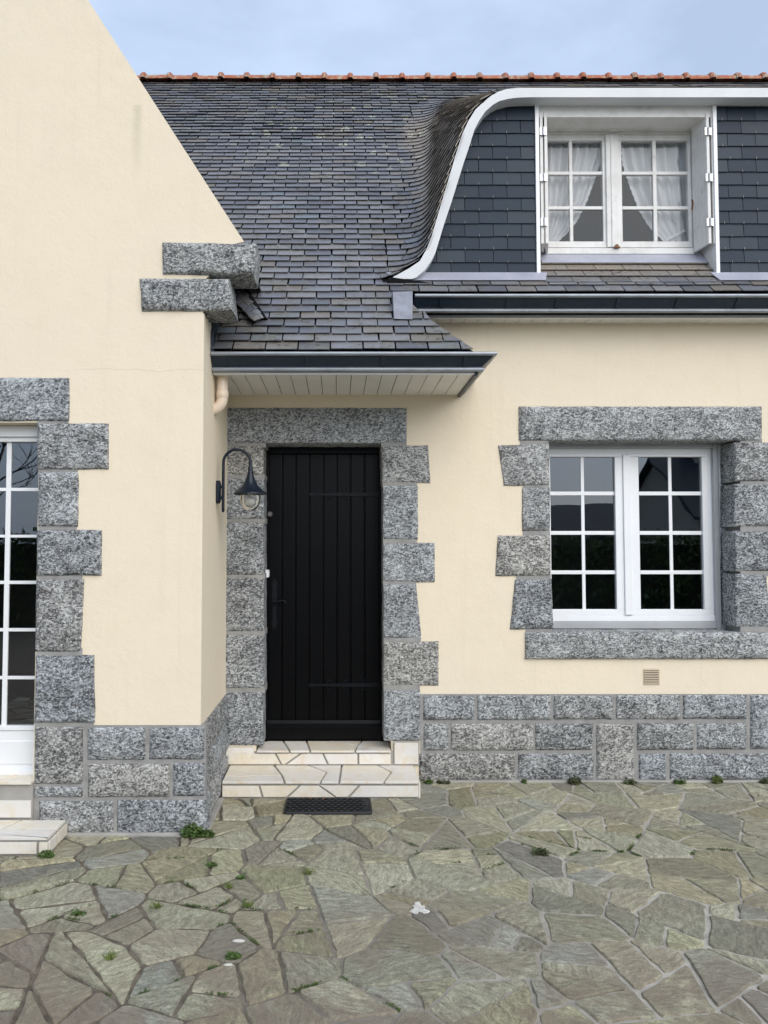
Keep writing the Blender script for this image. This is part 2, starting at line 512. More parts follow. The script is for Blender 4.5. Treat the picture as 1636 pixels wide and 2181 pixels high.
def m_leaf(name, c0, c1):
    t = NT(name)
    p = t.pos()
    c = t.mix(t.rng(t.noise(p, 30, 3), 0.3, 0.7), c0, c1)
    return t.done(c, 0.55, spec=0.4)

def m_door():
    t = NT('black_door_paint')
    p = t.pos()
    gr = t.noise(t.pos((1, 1, 0.06)), 60, 5, 0.65)
    c = t.mix(t.rng(gr, 0.35, 0.7), (0.0008, 0.0010, 0.0016), (0.0018, 0.0019, 0.0026))
    scuff = t.noise(t.pos((6, 6, 0.7)), 3.0, 5, 0.7)
    c = t.mix(t.rng(scuff, 0.66, 0.76, 0, 0.25), c, (0.014, 0.013, 0.013))
    b = t.bump(gr, 0.35, 0.003)
    return t.done(c, 0.33, b, spec=0.15)

PLASTER = m_plaster()
GRANITE = m_granite('grey_granite', 1.12)
MORTAR = m_mortar()
SLATE = m_slate('roof_slate')
SLATE_MASS = m_slate('roof_slate_mass', mass=True)
CLAD = m_slate('cladding_slate', clad=True)
DECK = m_plain('dark_roof_underlay', (0.012, 0.012, 0.013), 0.9, spec=0.1)
WPAINT = m_old_paint()
PVC = m_plain('white_plastic', (0.80, 0.81, 0.82), 0.32, var=0.02)
PVC_SOFFIT = m_plain('soffit_plastic', (0.80, 0.79, 0.75), 0.4, var=0.04)
FASCIA = m_plain('white_fascia', (0.64, 0.65, 0.67), 0.45, var=0.05, vscale=3)
ALU = m_plain('grey_aluminium', (0.42, 0.43, 0.44), 0.4, 0.3, var=0.06)
ZINC = m_zinc()
GUTTER = m_gutter()
TERRA = m_terracotta()
FLAG = m_flag()
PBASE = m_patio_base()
MARBLE = m_marble()
TILEGROUT = m_plain('tile_grout', (0.36, 0.345, 0.315), 0.9, var=0.12, bump=0.3)
GLASS = m_glass()
GLASS_OLD = m_glass('old_single_glass', 1.38)
SHEER = m_sheer()
LACE = m_sheer('lace_edging', 0.9)
DOOR = m_door()
IRON = m_plain('black_iron', (0.003, 0.005, 0.008), 0.45, 0.0, 0.2, var=0.1, bump=0.15)
LAMPM = m_plain('navy_lamp_paint', (0.003, 0.009, 0.020), 0.38, 0.0, 0.35, var=0.08)
PIPE = m_plain('sand_pipe', (0.72, 0.60, 0.48), 0.4, var=0.03)
STEEL = m_plain('galvanised_steel', (0.5, 0.5, 0.5), 0.4, 0.8)
BRASS = m_plain('rusty_brass', (0.20, 0.09, 0.04), 0.6, 0.3)
ROOM = m_plain('dim_room', (0.16, 0.155, 0.15), 0.9)
RUBBER = m_plain('black_rubber', (0.012, 0.013, 0.015), 0.6, var=0.15, bump=0.4)
GREEN = m_leaf('weed_leaf', (0.045, 0.085, 0.018), (0.075, 0.12, 0.03))
GREEN_Y = m_leaf('yellow_green_leaf', (0.13, 0.16, 0.035), (0.09, 0.13, 0.03))
WEED_BR = m_leaf('brownish_leaf', (0.075, 0.065, 0.035), (0.06, 0.085, 0.03))
MOSS = m_leaf('moss', (0.065, 0.105, 0.018), (0.045, 0.075, 0.015))
DRY = m_leaf('dry_leaf', (0.20, 0.10, 0.06), (0.13, 0.07, 0.04))
CHIP = m_plain('white_plaster_spill', (0.62, 0.60, 0.55), 0.9, var=0.16, bump=0.6, vscale=25)

# ------------------------------------------------------------------ main distances (metres from the camera)
DW = 5.65        # recessed front wall
DG = 4.62        # gable wall of the wing
XS = -0.815      # side wall of the wing
RT, RD0, RH0 = 1.063, 4.897, 1.283     # main roof plane: h = RH0 + RT (D - RD0), h above the eye
def roof_h(D): return RH0 + RT * (D - RD0)
def roof_D(h): return RD0 + (h - RH0) / RT
D_RIDGE = 8.836
H_RIDGE = roof_h(D_RIDGE)
DF, DC = 5.45, 5.57                    # dormer fascia front, dormer cladding

# ================================================================== ground
mb = MB()
mb.quad((-600, -600, -0.06), (600, -600, -0.06), (600, 600, -0.06), (-600, 600, -0.06))
m = NT('lawn_ground')
pp = m.pos()
GROUND_M = m.done(m.mix(m.rng(m.noise(pp, 3, 6), 0.3, 0.7), (0.05, 0.075, 0.025), (0.07, 0.085, 0.035)), 0.95, m.bump(m.noise(pp, 40, 5), 0.6, 0.03))
tag(obj('ground', mb.mesh('ground'), GROUND_M), kind='structure')

# patio of crazy paving
PX0, PX1, PY0, PY1 = -3.6, 4.2, 0.8, 5.66
mb = MB()
mb.box(-9, 9, -6.0, PY1 + 0.05, -0.055, -0.007)  # base runs on unseen behind the camera, added to bounce light upwards
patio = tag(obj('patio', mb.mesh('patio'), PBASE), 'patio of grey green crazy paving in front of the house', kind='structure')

def poly_area(p):
    return 0.5 * sum(p[i][0] * p[(i + 1) % len(p)][1] - p[(i + 1) % len(p)][0] * p[i][1] for i in range(len(p)))
def centroid(p):
    return (sum(a for a, b in p) / len(p), sum(b for a, b in p) / len(p))
def split(p, c, ang):
    nx, ny = -math.sin(ang), math.cos(ang)
    A, B = [], []
    for i in range(len(p)):
        a, b = p[i], p[(i + 1) % len(p)]
        da = (a[0] - c[0]) * nx + (a[1] - c[1]) * ny
        db = (b[0] - c[0]) * nx + (b[1] - c[1]) * ny
        (A if da >= 0 else B).append(a)
        if da * db < 0:
            t = da / (da - db)
            q = (a[0] + (b[0] - a[0]) * t, a[1] + (b[1] - a[1]) * t)
            A.append(q); B.append(q)
    return A, B
rg = random.Random(5)
seeds = []
tries = 0
while tries < 9000:
    tries += 1
    r = rg.choice((0.30, 0.36, 0.42, 0.50, 0.60, 0.70)) * (1.0 if tries < 2500 else 0.8 if tries < 5000 else 0.6)
    q = (rg.uniform(PX0, PX1), rg.uniform(PY0, PY1), r)
    if all((q[0] - o[0]) ** 2 + ((q[1] - o[1]) * 1.12) ** 2 > (0.5 * (q[2] + o[2])) ** 2 for o in seeds):
        seeds.append(q)
def clip_half(p, mx, my, nx, ny):
    out = []
    for i in range(len(p)):
        a, b = p[i], p[(i + 1) % len(p)]
        da = (a[0] - mx) * nx + (a[1] - my) * ny
        db = (b[0] - mx) * nx + (b[1] - my) * ny
        if da <= 0: out.append(a)
        if da * db < 0:
            t = da / (da - db)
            out.append((a[0] + (b[0] - a[0]) * t, a[1] + (b[1] - a[1]) * t))
    return out
stones = []
for i, (x, y, r) in enumerate(seeds):
    p = [(PX0, PY0), (PX1, PY0), (PX1, PY1), (PX0, PY1)]
    for j, (x2, y2, r2) in enumerate(seeds):
        if i == j or abs(x2 - x) > 1.2 or abs(y2 - y) > 1.2: continue
        dx, dy = x2 - x, y2 - y
        d2 = dx * dx + dy * dy
        t = 0.5 + 0.5 * (r * r - r2 * r2) * 0.28 / d2
        t = min(0.8, max(0.2, t))
        p = clip_half(p, x + dx * t, y + dy * t, dx, dy)
        if len(p) < 3: break
    if len(p) >= 3:
        ar = abs(poly_area(p))
        todo = [p]
        while todo:
            q = todo.pop()
            ar = abs(poly_area(q))
            if ar > rg.uniform(0.028, 0.12):
                c = centroid(q)
                ok = False
                for _ in range(10):
                    xx = sum((a - c[0]) ** 2 for a, b in q); yy = sum((b - c[1]) ** 2 for a, b in q); xy = sum((a - c[0]) * (b - c[1]) for a, b in q)
                    ang = 0.5 * math.atan2(2 * xy, xx - yy) + math.pi / 2 + rg.gauss(0, 0.6)
                    A, B = split(q, (c[0] + rg.gauss(0, 0.035), c[1] + rg.gauss(0, 0.035)), ang)
                    if len(A) > 2 and len(B) > 2 and min(abs(poly_area(A)), abs(poly_area(B))) > 0.22 * ar:
                        todo += [A, B]
                        ok = True
                        break
                if ok: continue
            stones.append(q)
def inset(p, d):
    n = len(p)
    if poly_area(p) < 0: p = p[::-1]
    q = []
    for i in range(n):
        a, b, c = p[i - 1], p[i], p[(i + 1) % n]
        e0 = Vector((b[0] - a[0], b[1] - a[1])); e1 = Vector((c[0] - b[0], c[1] - b[1]))
        if e0.length < 1e-5 or e1.length < 1e-5: continue
        e0.normalize(); e1.normalize()
        n0 = Vector((-e0.y, e0.x)); n1 = Vector((-e1.y, e1.x))
        m2 = (n0 + n1)
        if m2.length < 0.2: continue
        m2.normalize()
        k = d / max(0.45, m2.dot(n0))
        q.append((b[0] + m2.x * k, b[1] + m2.y * k))
    return q
moss_edges = []
rest_stones = MB()
nst = 0
for p in stones:
    c = centroid(p)
    if c[0] < XS - 0.06 and c[1] > DG + 0.05: continue
    if -0.8 < c[0] < 0.58 and c[1] > 5.36: continue
    d = rg.uniform(0.003, 0.0095)
    q = inset(p, d)
    if len(q) < 3 or poly_area(q) < 0.006: continue
    if c[1] > 2.4 and abs(c[0] - 0.3) < 2.6: moss_edges.append(p)
    # cut corners and wobble the edges
    r = []
    n = len(q)
    for i in range(n):
        a, b, cc = Vector(q[i - 1]), Vector(q[i]), Vector(q[(i + 1) % n])
        l0, l1 = (a - b).length, (cc - b).length
        k0 = min(0.018, l0 * 0.16) * rg.uniform(0.3, 1.5); k1 = min(0.018, l1 * 0.16) * rg.uniform(0.3, 1.5)
        r.append(b + (a - b).normalized() * k0)
        r.append(b + (cc - b).normalized() * k1)
        if l1 > 0.14:
            nm = 1 + int(l1 / 0.065)
            dv = (cc - b).normalized(); nv = Vector((-dv.y, dv.x))
            for j in range(1, nm):
                r.append(b + dv * (l1 * (j + rg.uniform(-0.25, 0.25)) / nm) + nv * (rg.uniform(-0.003, 0.008) + 0.006 * noise.noise(Vector((b.x * 9 + j * 0.8, b.y * 9, 0)))))
    cv = Vector(c)
    h0 = rg.uniform(-0.003, 0.004); tx, ty = rg.gauss(0, 0.004), rg.gauss(0, 0.004)
    mb = MB()
    top, mid, bot = [], [], []
    for v in r:
        dd = (v - cv)
        l = max(dd.length, 1e-4)
        zz = h0 + tx * dd.x + ty * dd.y
        ti = v - dd / l * min(0.006, l * 0.2)
        top.append((ti.x - c[0], ti.y - c[1], zz))
        mid.append((dd.x, dd.y, zz - 0.0065))
        bot.append((dd.x * 1.01, dd.y * 1.01, -0.03))
    N = len(top)
    mb.v = top + mid + bot
    mb.f = [tuple(range(N))]
    for i in range(N):
        j = (i + 1) % N
        mb.f.append((N + i, N + j, j, i))
        mb.f.append((2 * N + i, 2 * N + j, N + j, N + i))
    fx_, fy_ = CX + F_PX * c[0] / max(0.3, c[1]), CY + 74.5 + F_PX * HC / max(0.3, c[1])
    if -130 < fx_ < 1770 and fy_ < 2420:
        o = obj('flagstone', mb.mesh('flagstone', 40), FLAG, patio)
        o.location = (c[0], c[1], 0)
        nst += 1
    else:
        n0 = len(rest_stones.v)
        rest_stones.v += [(x + c[0], y + c[1], z) for x, y, z in mb.v]
        rest_stones.f += [tuple(n0 + k for k in f) for f in mb.f]
tag(obj('flagstone_field', rest_stones.mesh('flagstone_field', 40), FLAG, patio), kind='stuff')

# ================================================================== the house
house = thing('house', 'cream rendered house with granite quoins, slate roof and flared dormer', 'house', (0.6, DW, 0))

def wall_grid(mb, xs, zs, holes, D, thick):
    def hole(i, k):
        xc, zc = (xs[i] + xs[i + 1]) / 2, (zs[k] + zs[k + 1]) / 2
        return any(a < xc < b and c < zc < d for a, b, c, d in holes)
    for i in range(len(xs) - 1):
        for k in range(len(zs) - 1):
            if hole(i, k): continue
            x0, x1, z0, z1 = xs[i], xs[i + 1], zs[k], zs[k + 1]
            mb.quad((x0, D, z0), (x1, D, z0), (x1, D, z1), (x0, D, z1))
            mb.quad((x1, D + thick, z0), (x0, D + thick, z0), (x0, D + thick, z1), (x1, D + thick, z1))
    for a, b, c, d in holes:
        mb.quad((a, D, c), (a, D, d), (a, D + thick, d), (a, D + thick, c))
        mb.quad((b, D, d), (b, D, c), (b, D + thick, c), (b, D + thick, d))
        mb.quad((a, D, d), (b, D, d), (b, D + thick, d), (a, D + thick, d))
        mb.quad((b, D, c), (a, D, c), (a, D + thick, c), (b, D + thick, c))
    for x, fl in ((xs[0], 1), (xs[-1], 0)):
        q = [(x, D, zs[0]), (x, D + thick, zs[0]), (x, D + thick, zs[-1]), (x, D, zs[-1])]
        mb.quad(*(q[::-1] if fl else q))

# front wall
z_soff = HC + 1.664
XR = 5.8
dx0, dx1 = XA(548, DW), XA(832, DW)
dz1 = ZA(925, DW)
wx0, wx1 = XA(1152, DW), XA(1596, DW)
wz0, wz1 = ZA(1362, DW), ZA(920, DW)
mb = MB()
wall_grid(mb, [XS - 0.3, dx0, dx1, wx0, wx1, XR], [-0.05, wz0, dz1 if dz1 < wz1 else wz1, max(dz1, wz1), z_soff + 0.12],
          [(dx0, dx1, -0.05, dz1), (wx0, wx1, wz0, wz1)], DW, 0.40)
mb.box(XR, XR + 0.35, DW, 13.2, -0.05, z_soff + 0.1)
obj('front_wall', mb.mesh('front_wall'), PLASTER, house)

# wing: gable wall and side wall
apex_x = -2.75
gs = 1.5625
gp = PX(520, 515, DG)
def gable_z(x): return gp.z + gs * (gp.x - x)
fx1 = XA(77, DG, 1300)
fx0 = fx1 - 1.25
fz0, fz1 = ZA(1662, DG), ZA(900, DG)
mb = MB()
zl = gp.z - 0.0
wall_grid(mb, [-5.2, fx0, fx1, XS], [-0.05, fz0, fz1, ZA(668, DG)], [(fx0, fx1, fz0, fz1)], DG, 0.36)
zb = ZA(668, DG)
# gable part above the corbel: follows the rake
mb.prism_y([(-5.2, zb), (XA(432, DG, 668) , zb), (XA(432, DG, 640), ZA(600, DG)), (XA(470, DG, 600), ZA(560, DG)), (gp.x - 0.05, gp.z - 0.01), (gp.x, gp.z),
            (apex_x, gable_z(apex_x)), (-5.2, gable_z(apex_x) - gs * (apex_x + 5.2))][::1], DG, DG + 0.36)
obj('gable_wall', mb.mesh('gable_wall'), PLASTER, house)
mb = MB()
mb.box(XS - 0.30, XS, DG + 0.36, DW + 0.02, -0.05, ZA(640, DG))
obj('side_wall', mb.mesh('side_wall'), PLASTER, house)
# hidden back and interior, so the rooms behind the panes are real dark rooms
mb = MB()
mb.box(-5.2, XR + 0.35, 12.9, 13.2, -0.05, z_soff)
mb.box(-5.25, -5.0, DG + 0.36, 12.9, -0.05, z_soff)
mb.box(-5.0, XR, DW + 0.4, 12.9, -0.05, 0.05)
mb.box(-5.0, XS - 0.3, DG + 0.36, 12.9, 0.05, 0.18)
mb.box(-5.0, XR, DW + 0.62, 12.9, z_soff - 0.12, z_soff - 0.02)
mb.box(-5.0, XR, 9.3, 9.4, 0.05, z_soff - 0.14)
obj('back_wall', mb.mesh('back_wall'), ROOM, house)

# ---------------------------------------------------------------- granite blocks
def granite(corners, normal, depth, parent, proud=0.024, rough=0.022, cell=0.019, seed=0, flat=False):
    """corners: bottom-left, bottom-right, top-right, top-left seen from outside (Vectors on the wall plane)."""
    a, b, c, d = [Vector(x) for x in corners]
    w = ((b - a).length + (c - d).length) / 2
    h = ((d - a).length + (c - b).length) / 2
    us = [0, min(0.12, 0.010 / w)] + [k / max(2, round(w / cell)) for k in range(1, max(2, round(w / cell)))] + [1 - min(0.12, 0.010 / w), 1]
    vs_ = [0, min(0.12, 0.010 / h)] + [k / max(2, round(h / cell)) for k in range(1, max(2, round(h / cell)))] + [1 - min(0.12, 0.010 / h), 1]
    nu, nv = len(us), len(vs_)
    mb = MB()
    nrm = Vector(normal)
    cx = (a + b + c + d) / 4
    off = Vector((seed * 3.1, seed * 1.7, seed * 5.3))
    for j, v in enumerate(vs_):
        for i, u in enumerate(us):
            p = (a * (1 - u) + b * u) * (1 - v) + (d * (1 - u) + c * u) * v
            eb = i in (0, nu - 1) or j in (0, nv - 1)
            e1 = i in (1, nu - 2) or j in (1, nv - 2)
            q = p + off
            nz = noise.noise(q * 7.0) * 0.55 + noise.noise(q * 19.0) * 0.45 + noise.noise(q * 37.0) * 0.35
            edge = min(u * w, (1 - u) * w, v * h, (1 - v) * h)
            bulge = min(1.0, edge / 0.035)
            if eb:
                wob = Vector((noise.noise(q * 11 + Vector((9, 0, 0))), 0, noise.noise(q * 11 + Vector((0, 0, 9))))) * 0.0035
                wob -= nrm * wob.dot(nrm)
                pp = p + wob + nrm * (0.004 + 0.002 * nz)
            else:
                hgt = proud * (0.55 + 0.45 * bulge) + rough * nz * (0.45 if e1 else 1.0)
                pp = p + nrm * max(0.005, hgt)
            mb.v.append(tuple(pp))
    for j in range(nv - 1):
        for i in range(nu - 1):
            mb.f.append((j * nu + i, j * nu + i + 1, (j + 1) * nu + i + 1, (j + 1) * nu + i))
    ring = [i for i in range(nu)] + [j * nu + nu - 1 for j in range(1, nv)] + [(nv - 1) * nu + i for i in range(nu - 2, -1, -1)] + [j * nu for j in range(nv - 2, 0, -1)]
    n0 = len(mb.v)
    for k in ring:
        mb.v.append(tuple(Vector(mb.v[k]) - nrm * depth))
    R = len(ring)
    for k in range(R):
        l = (k + 1) % R
        mb.f.append((ring[l], ring[k], n0 + k, n0 + l))
    mb.f.append(tuple(n0 + k for k in range(R))[::-1])
    return obj('granite_block', mb.mesh('granite_block', 50), GRANITE, parent)

def front_corners(quad, D):
    # quad in photo pixels: (x0,y0,x1,y1) or four points bl, br, tr, tl
    if len(quad) == 4 and not isinstance(quad[0], tuple):
        x0, y0, x1, y1 = quad
        quad = ((x0, y1), (x1, y1), (x1, y0), (x0, y0))
    return [PX(x, y, D) for x, y in quad]
FRONT = (0, -1, 0)
gseed = [1]
def front_blocks(quads, D, parent, depth=0.14, **kw):
    for q in quads:
        gseed[0] += 1
        granite(front_corners(q, D), FRONT, depth, parent, seed=gseed[0], **kw)

# mortar bands are recessed between the blocks, a little proud of the render
def mortar(name, rects, D, proud=0.004, back=0.05):
    root = None
    for i, (x0, y0, x1, y1) in enumerate(rects):
        mb = MB()
        mb.box(XA(x0, D, (y0 + y1) / 2), XA(x1, D, (y0 + y1) / 2), D - proud - 0.0004 * i, D + back, ZA(y1, D), ZA(y0, D))
        o = obj(name if root is None else 'mortar_joint', mb.mesh('mortar_joint'), MORTAR, root or house)
        root = root or o
    return root

# surround of the glazed door in the wing
ms = mortar('glazed_door_surround', [(80, 890, 146, 910), (82, 992, 166, 1014), (82, 1115, 164, 1135), (80, 1220, 176, 1240), (78, 1380, 176, 1400), (75, 1532, 200, 1552)], DG)
front_blocks([(-420, 805, 148, 897), (80, 902, 232, 1000), ((82, 1121), (167, 1122), (168, 1006), (83, 1006)), (79, 1129, 217, 1226),
              ((76, 1388), (173, 1388), (180, 1234), (78, 1234)), ((74, 1539), (203, 1539), (201, 1395), (77, 1395))], DG, ms, depth=0.2)
# plinth of the wing, front
mp = mortar('wing_plinth', [(74, 1544, 438, 1790)], DG, 0.005)
mb = MB()
front_blocks([(74, 1547, 178, 1669), (74, 1675, 177, 1697), (187, 1549, 311, 1618), (319, 1549, 436, 1617), (188, 1626, 362, 1697), (369, 1624, 437, 1695),
              (84, 1705, 242, 1776), (250, 1703, 440, 1777)], DG, mp, depth=0.12)
# plinth of the wing, side
mb = MB()
zt = ZA(1548, DG)
mb.box(XS - 0.1, XS + 0.004, DG + 0.002, DW + 0.01, -0.05, zt)
sp = obj('side_plinth', mb.mesh('side_plinth'), MORTAR, house)
rows = [(0.0, ZA(1703, DG)), (ZA(1696, DG), ZA(1625, DG)), (ZA(1617, DG), zt)]
for k, (z0, z1) in enumerate(rows):
    cuts = [DG + 0.004, DG + (0.52, 0.40, 0.58)[k], DW + 0.0]
    for j in range(2):
        y0, y1 = cuts[j] + (0.006 if j else 0), cuts[j + 1] - (0.006 if j == 0 else 0)
        gseed[0] += 1
        granite([(XS, y0, z0 + 0.002), (XS, y1, z0 + 0.002), (XS, y1, z1), (XS, y0, z1)], (1, 0, 0), 0.05, sp, seed=gseed[0], proud=0.024)
# corbel stones under the eave of the wing
front_blocks([((348, 585), (541, 588), (547, 520), (346, 517)), ((303, 663), (498, 664), (489, 595), (298, 594))], DG, house, depth=0.24, proud=0.030)

# door surround
ds = mortar('door_surround', [(478, 941, 566, 953), (478, 1010, 564, 1021), (478, 1103, 564, 1115), (478, 1222, 564, 1233), (478, 1342, 564, 1354), (478, 1463, 564, 1476),
                              (812, 940, 866, 952), (815, 1026, 888, 1037), (816, 1147, 888, 1159), (816, 1237, 886, 1246), (817, 1357, 896, 1369), (817, 1457, 894, 1471)], DW, 0.005, 0.2)
front_blocks([(470, 869, 866, 944)], DW, ds, depth=0.24, proud=0.018, rough=0.008)
front_blocks([(470, 950, 561, 1013), (470, 1018, 562, 1106), (470, 1112, 562, 1225), (470, 1230, 562, 1345), (470, 1351, 562, 1466), (472, 1473, 560, 1587),
              ((814, 1029), (917, 1029), (912, 949), (812, 949)), (816, 1034, 890, 1150), (816, 1156, 926, 1240),
              ((817, 1360), (898, 1360), (886, 1243), (817, 1243)), (817, 1366, 934, 1460), (818, 1468, 895, 1577)], DW, ds, depth=0.24, proud=0.018, rough=0.009)

# window surround
ws = mortar('window_surround', [(1108, 936, 1168, 950), (1114, 1030, 1170, 1041), (1114, 1129, 1171, 1143), (1100, 1224, 1173, 1236), (1120, 1337, 1176, 1348),
                                (1576, 936, 1622, 950), (1576, 1024, 1700, 1033), (1576, 1119, 1700, 1133), (1576, 1214, 1640, 1226), (1576, 1331, 1636, 1348)], DW, 0.005, 0.2)
front_blocks([(1105, 866, 1622, 939)], DW, ws, depth=0.26, proud=0.028)
front_blocks([((1073, 1035), (1170, 1034), (1169, 946), (1061, 949)), (1112, 1039, 1171, 1131), ((1055, 1227), (1173, 1227), (1172, 1140), (1060, 1141)),
              ((1086, 1340), (1178, 1340), (1175, 1233), (1097, 1234)), (1563, 942, 1705, 1026), (1563, 1031, 1672, 1122), (1564, 1131, 1708, 1217),
              ((1566, 1335), (1640, 1335), (1632, 1223), (1564, 1223))], DW, ws, depth=0.26, proud=0.022)
front_blocks([(1118, 1346, 1740, 1404)], DW, ws, depth=0.26, proud=0.036)

# plinth of the front wall
pl = mortar('front_plinth', [(895, 1478, 2010, 1676)], DW, 0.004)
front_blocks([(901, 1481, 1010, 1533), (1016, 1481, 1173, 1533), (1179, 1481, 1306, 1532), (1311, 1480, 1448, 1532), (1454, 1480, 1590, 1531), (1597, 1480, 1720, 1595),
              (902, 1541, 955, 1598), (960, 1541, 1136, 1598), (1140, 1541, 1262, 1597), (1270, 1542, 1350, 1661), (1356, 1540, 1477, 1597), (1484, 1540, 1590, 1596),
              (893, 1605, 1097, 1662), (1103, 1605, 1264, 1661), (1360, 1605, 1418, 1661), (1426, 1604, 1640, 1661), (1646, 1604, 1780, 1661), (1726, 1480, 1850, 1533), (1726, 1540, 1800, 1597), (1806, 1540, 1930, 1597), (1856, 1480, 2000, 1533), (1786, 1604, 1900, 1661), (1906, 1604, 2006, 1661), (1936, 1540, 2004, 1597)], DW, pl, depth=0.10)
# skim of mortar where wall meets paving
mb = MB()
mb.box(XA(900, DW), XR, DW - 0.045, DW, -0.02, 0.012)
mb.box(-1.6, XS + 0.03, DG - 0.040, DG, -0.02, 0.014)
mb.box(XS, XS + 0.05, DG - 0.03, 5.25, -0.02, 0.010)
obj('mortar_skirt', mb.mesh('mortar_skirt'), TILEGROUT, house, 0.006)

# ---------------------------------------------------------------- main roof with swept dormer cheek
outer_px = [(828, 594), (835, 591.5), (872, 571), (894, 556), (908, 532), (919, 505), (932, 461), (945, 417), (956, 380), (971, 329), (985, 285), (998, 257), (1013, 233),
            (1028, 219), (1046, 204), (1062, 195), (1080, 189.5), (1100, 187.5), (1125, 187)]
inner_px = [(878, 594), (886, 591.5), (905, 575), (918, 557), (927, 540), (934, 517), (947, 474), (961, 433), (975, 388), (989, 343), (1002, 305), (1010, 277), (1021, 256),
            (1034, 237), (1050, 223), (1064, 215), (1080, 211), (1100, 208), (1125, 207)]
outer = [(PX(x, y, DF).x, PX(x, y, DF).z - HC) for x, y in outer_px]
inner = [(PX(x, y, DF).x, PX(x, y, DF).z - HC) for x, y in inner_px]
H_TOP = outer[-1][1]
outer.append((XR, H_TOP))
inner.append((XR, inner[-1][1]))
H_BOT = outer[0][1]
S_TOP = 0.565                                   # the dormer roof dies into the main slope below the ridge
def shear(Fv):
    k = min(1, max(0, (Fv - H_BOT) / (H_TOP - H_BOT)))
    return 0.40 + (S_TOP - 0.40) * k
# dense outline
oa = np.array(outer)
seg = np.sqrt((np.diff(oa, axis=0) ** 2).sum(1))
acc = np.concatenate([[0], np.cumsum(seg)])
def densify(pts, acc, step=0.012):
    s = np.arange(0, acc[-1], step)
    return np.stack([np.interp(s, acc, pts[:, 0]), np.interp(s, acc, pts[:, 1])], 1)
od = densify(oa, acc)
def contour(h, x_left=-2.6, ds=0.02):
    """Level line of the roof surface at height h above the eye: list of (x, D), left to right, ends at the dormer verge or runs on right."""
    Dm = roof_D(h)
    pts = []
    for x, Fv in od:
        if h < Fv - 1e-9:
            break
        D = DF + (h - Fv) / shear(Fv)
        if D < Dm:
            pts.append((x, D))
    ended = h < H_TOP
    if not pts:
        return None
    raw = [(x_left, Dm), (pts[0][0], Dm)] + pts
    if ended:
        # verge point: where the outline passes through this height
        for k in range(len(od) - 1):
            if od[k][1] <= h <= od[k + 1][1]:
                t = (h - od[k][1]) / max(1e-9, od[k + 1][1] - od[k][1])
                raw.append((od[k][0] + t * (od[k + 1][0] - od[k][0]), DF))
                break
    raw = np.array(raw)
    if ended:                                   # run on towards the camera so that smoothing leaves the verge in place
        d = raw[-1] - raw[-2] if np.linalg.norm(raw[-1] - raw[-2]) > 1e-4 else np.array([0.1, -1.0])
        raw = np.vstack([raw, raw[-1] + np.array([0.02, -0.5])])
    sg = np.sqrt((np.diff(raw, axis=0) ** 2).sum(1))
    ac = np.concatenate([[0], np.cumsum(sg)])
    s = np.arange(0, ac[-1], ds)
    P = np.stack([np.interp(s, ac, raw[:, 0]), np.interp(s, ac, raw[:, 1])], 1)
    sig = 0.085 + 0.050 * min(1, max(0, (h - 1.95) / 0.6))
    r = int(3 * sig / ds)
    k = np.exp(-0.5 * (np.arange(-r, r + 1) * ds / sig) ** 2)
    k /= k.sum()
    pad = np.vstack([P[0] - (P[1] - P[0]) * np.arange(r, 0, -1)[:, None], P, P[-1] + (P[-1] - P[-2]) * np.arange(1, r + 1)[:, None]])
    Q = np.stack([np.convolve(pad[:, 0], k, 'valid'), np.convolve(pad[:, 1], k, 'valid')], 1)
    if ended:
        Q = Q[Q[:, 1] > DF - 0.015]
    return np.column_stack([Q, np.full(len(Q), h)])

COS, SIN = math.cos(math.atan(RT)), math.sin(math.atan(RT))
EXPO = 0.094
D_EAVE = 4.868
n_rows = int((D_RIDGE - D_EAVE) / (EXPO * COS)) + 1
HIP = lambda D: XA(880, 5.235, 675) + (5.235 - D) * 0.95
D_GUT = 5.375                                     # main eave behind the upper gutter
rows = []
for i in range(n_rows + 1):
    D = min(D_EAVE + i * EXPO * COS, D_RIDGE - 0.005)
    h = roof_h(D)
    c = contour(h) if h > H_BOT + 0.004 else None
    curved = c is not None
    if c is None:
        xr = HIP(D) if D < 5.235 else (XA(838, 5.3, 655) if D < D_GUT - 0.02 else XR)
        xs = np.arange(-2.6, xr + 0.02, 0.02)
        xs[-1] = xr
        c = np.column_stack([xs, np.full(len(xs), D), np.full(len(xs), h)])
    rows.append((D, h, c, curved))
def arclen(c):
    return np.concatenate([[0], np.cumsum(np.sqrt((np.diff(c, axis=0) ** 2).sum(1)))])
NRM_MAIN = Vector((0, -SIN, COS))
def slate_pts(b0, b1, t0, t1, nrm0, nrm1, lift=0.019, thick=0.006):
    """Hexahedron for one slate: b bottom edge points, t top edge points on the roof surface."""
    lo = 0.003
    return [b0 + nrm0 * (lift - thick), b1 + nrm1 * (lift - thick), t1 + nrm1 * (lo - thick), t0 + nrm0 * (lo - thick),
            b0 + nrm0 * lift, b1 + nrm1 * lift, t1 + nrm1 * lo, t0 + nrm0 * lo]
def in_view(v):
    c = (v.x, v.y, v.z - HC)
    zc = c[1] * math.cos(PITCH) + c[2] * math.sin(PITCH)
    yc = -c[1] * math.sin(PITCH) + c[2] * math.cos(PITCH)
    return CX + F_PX * c[0] / zc, CY - F_PX * yc / zc
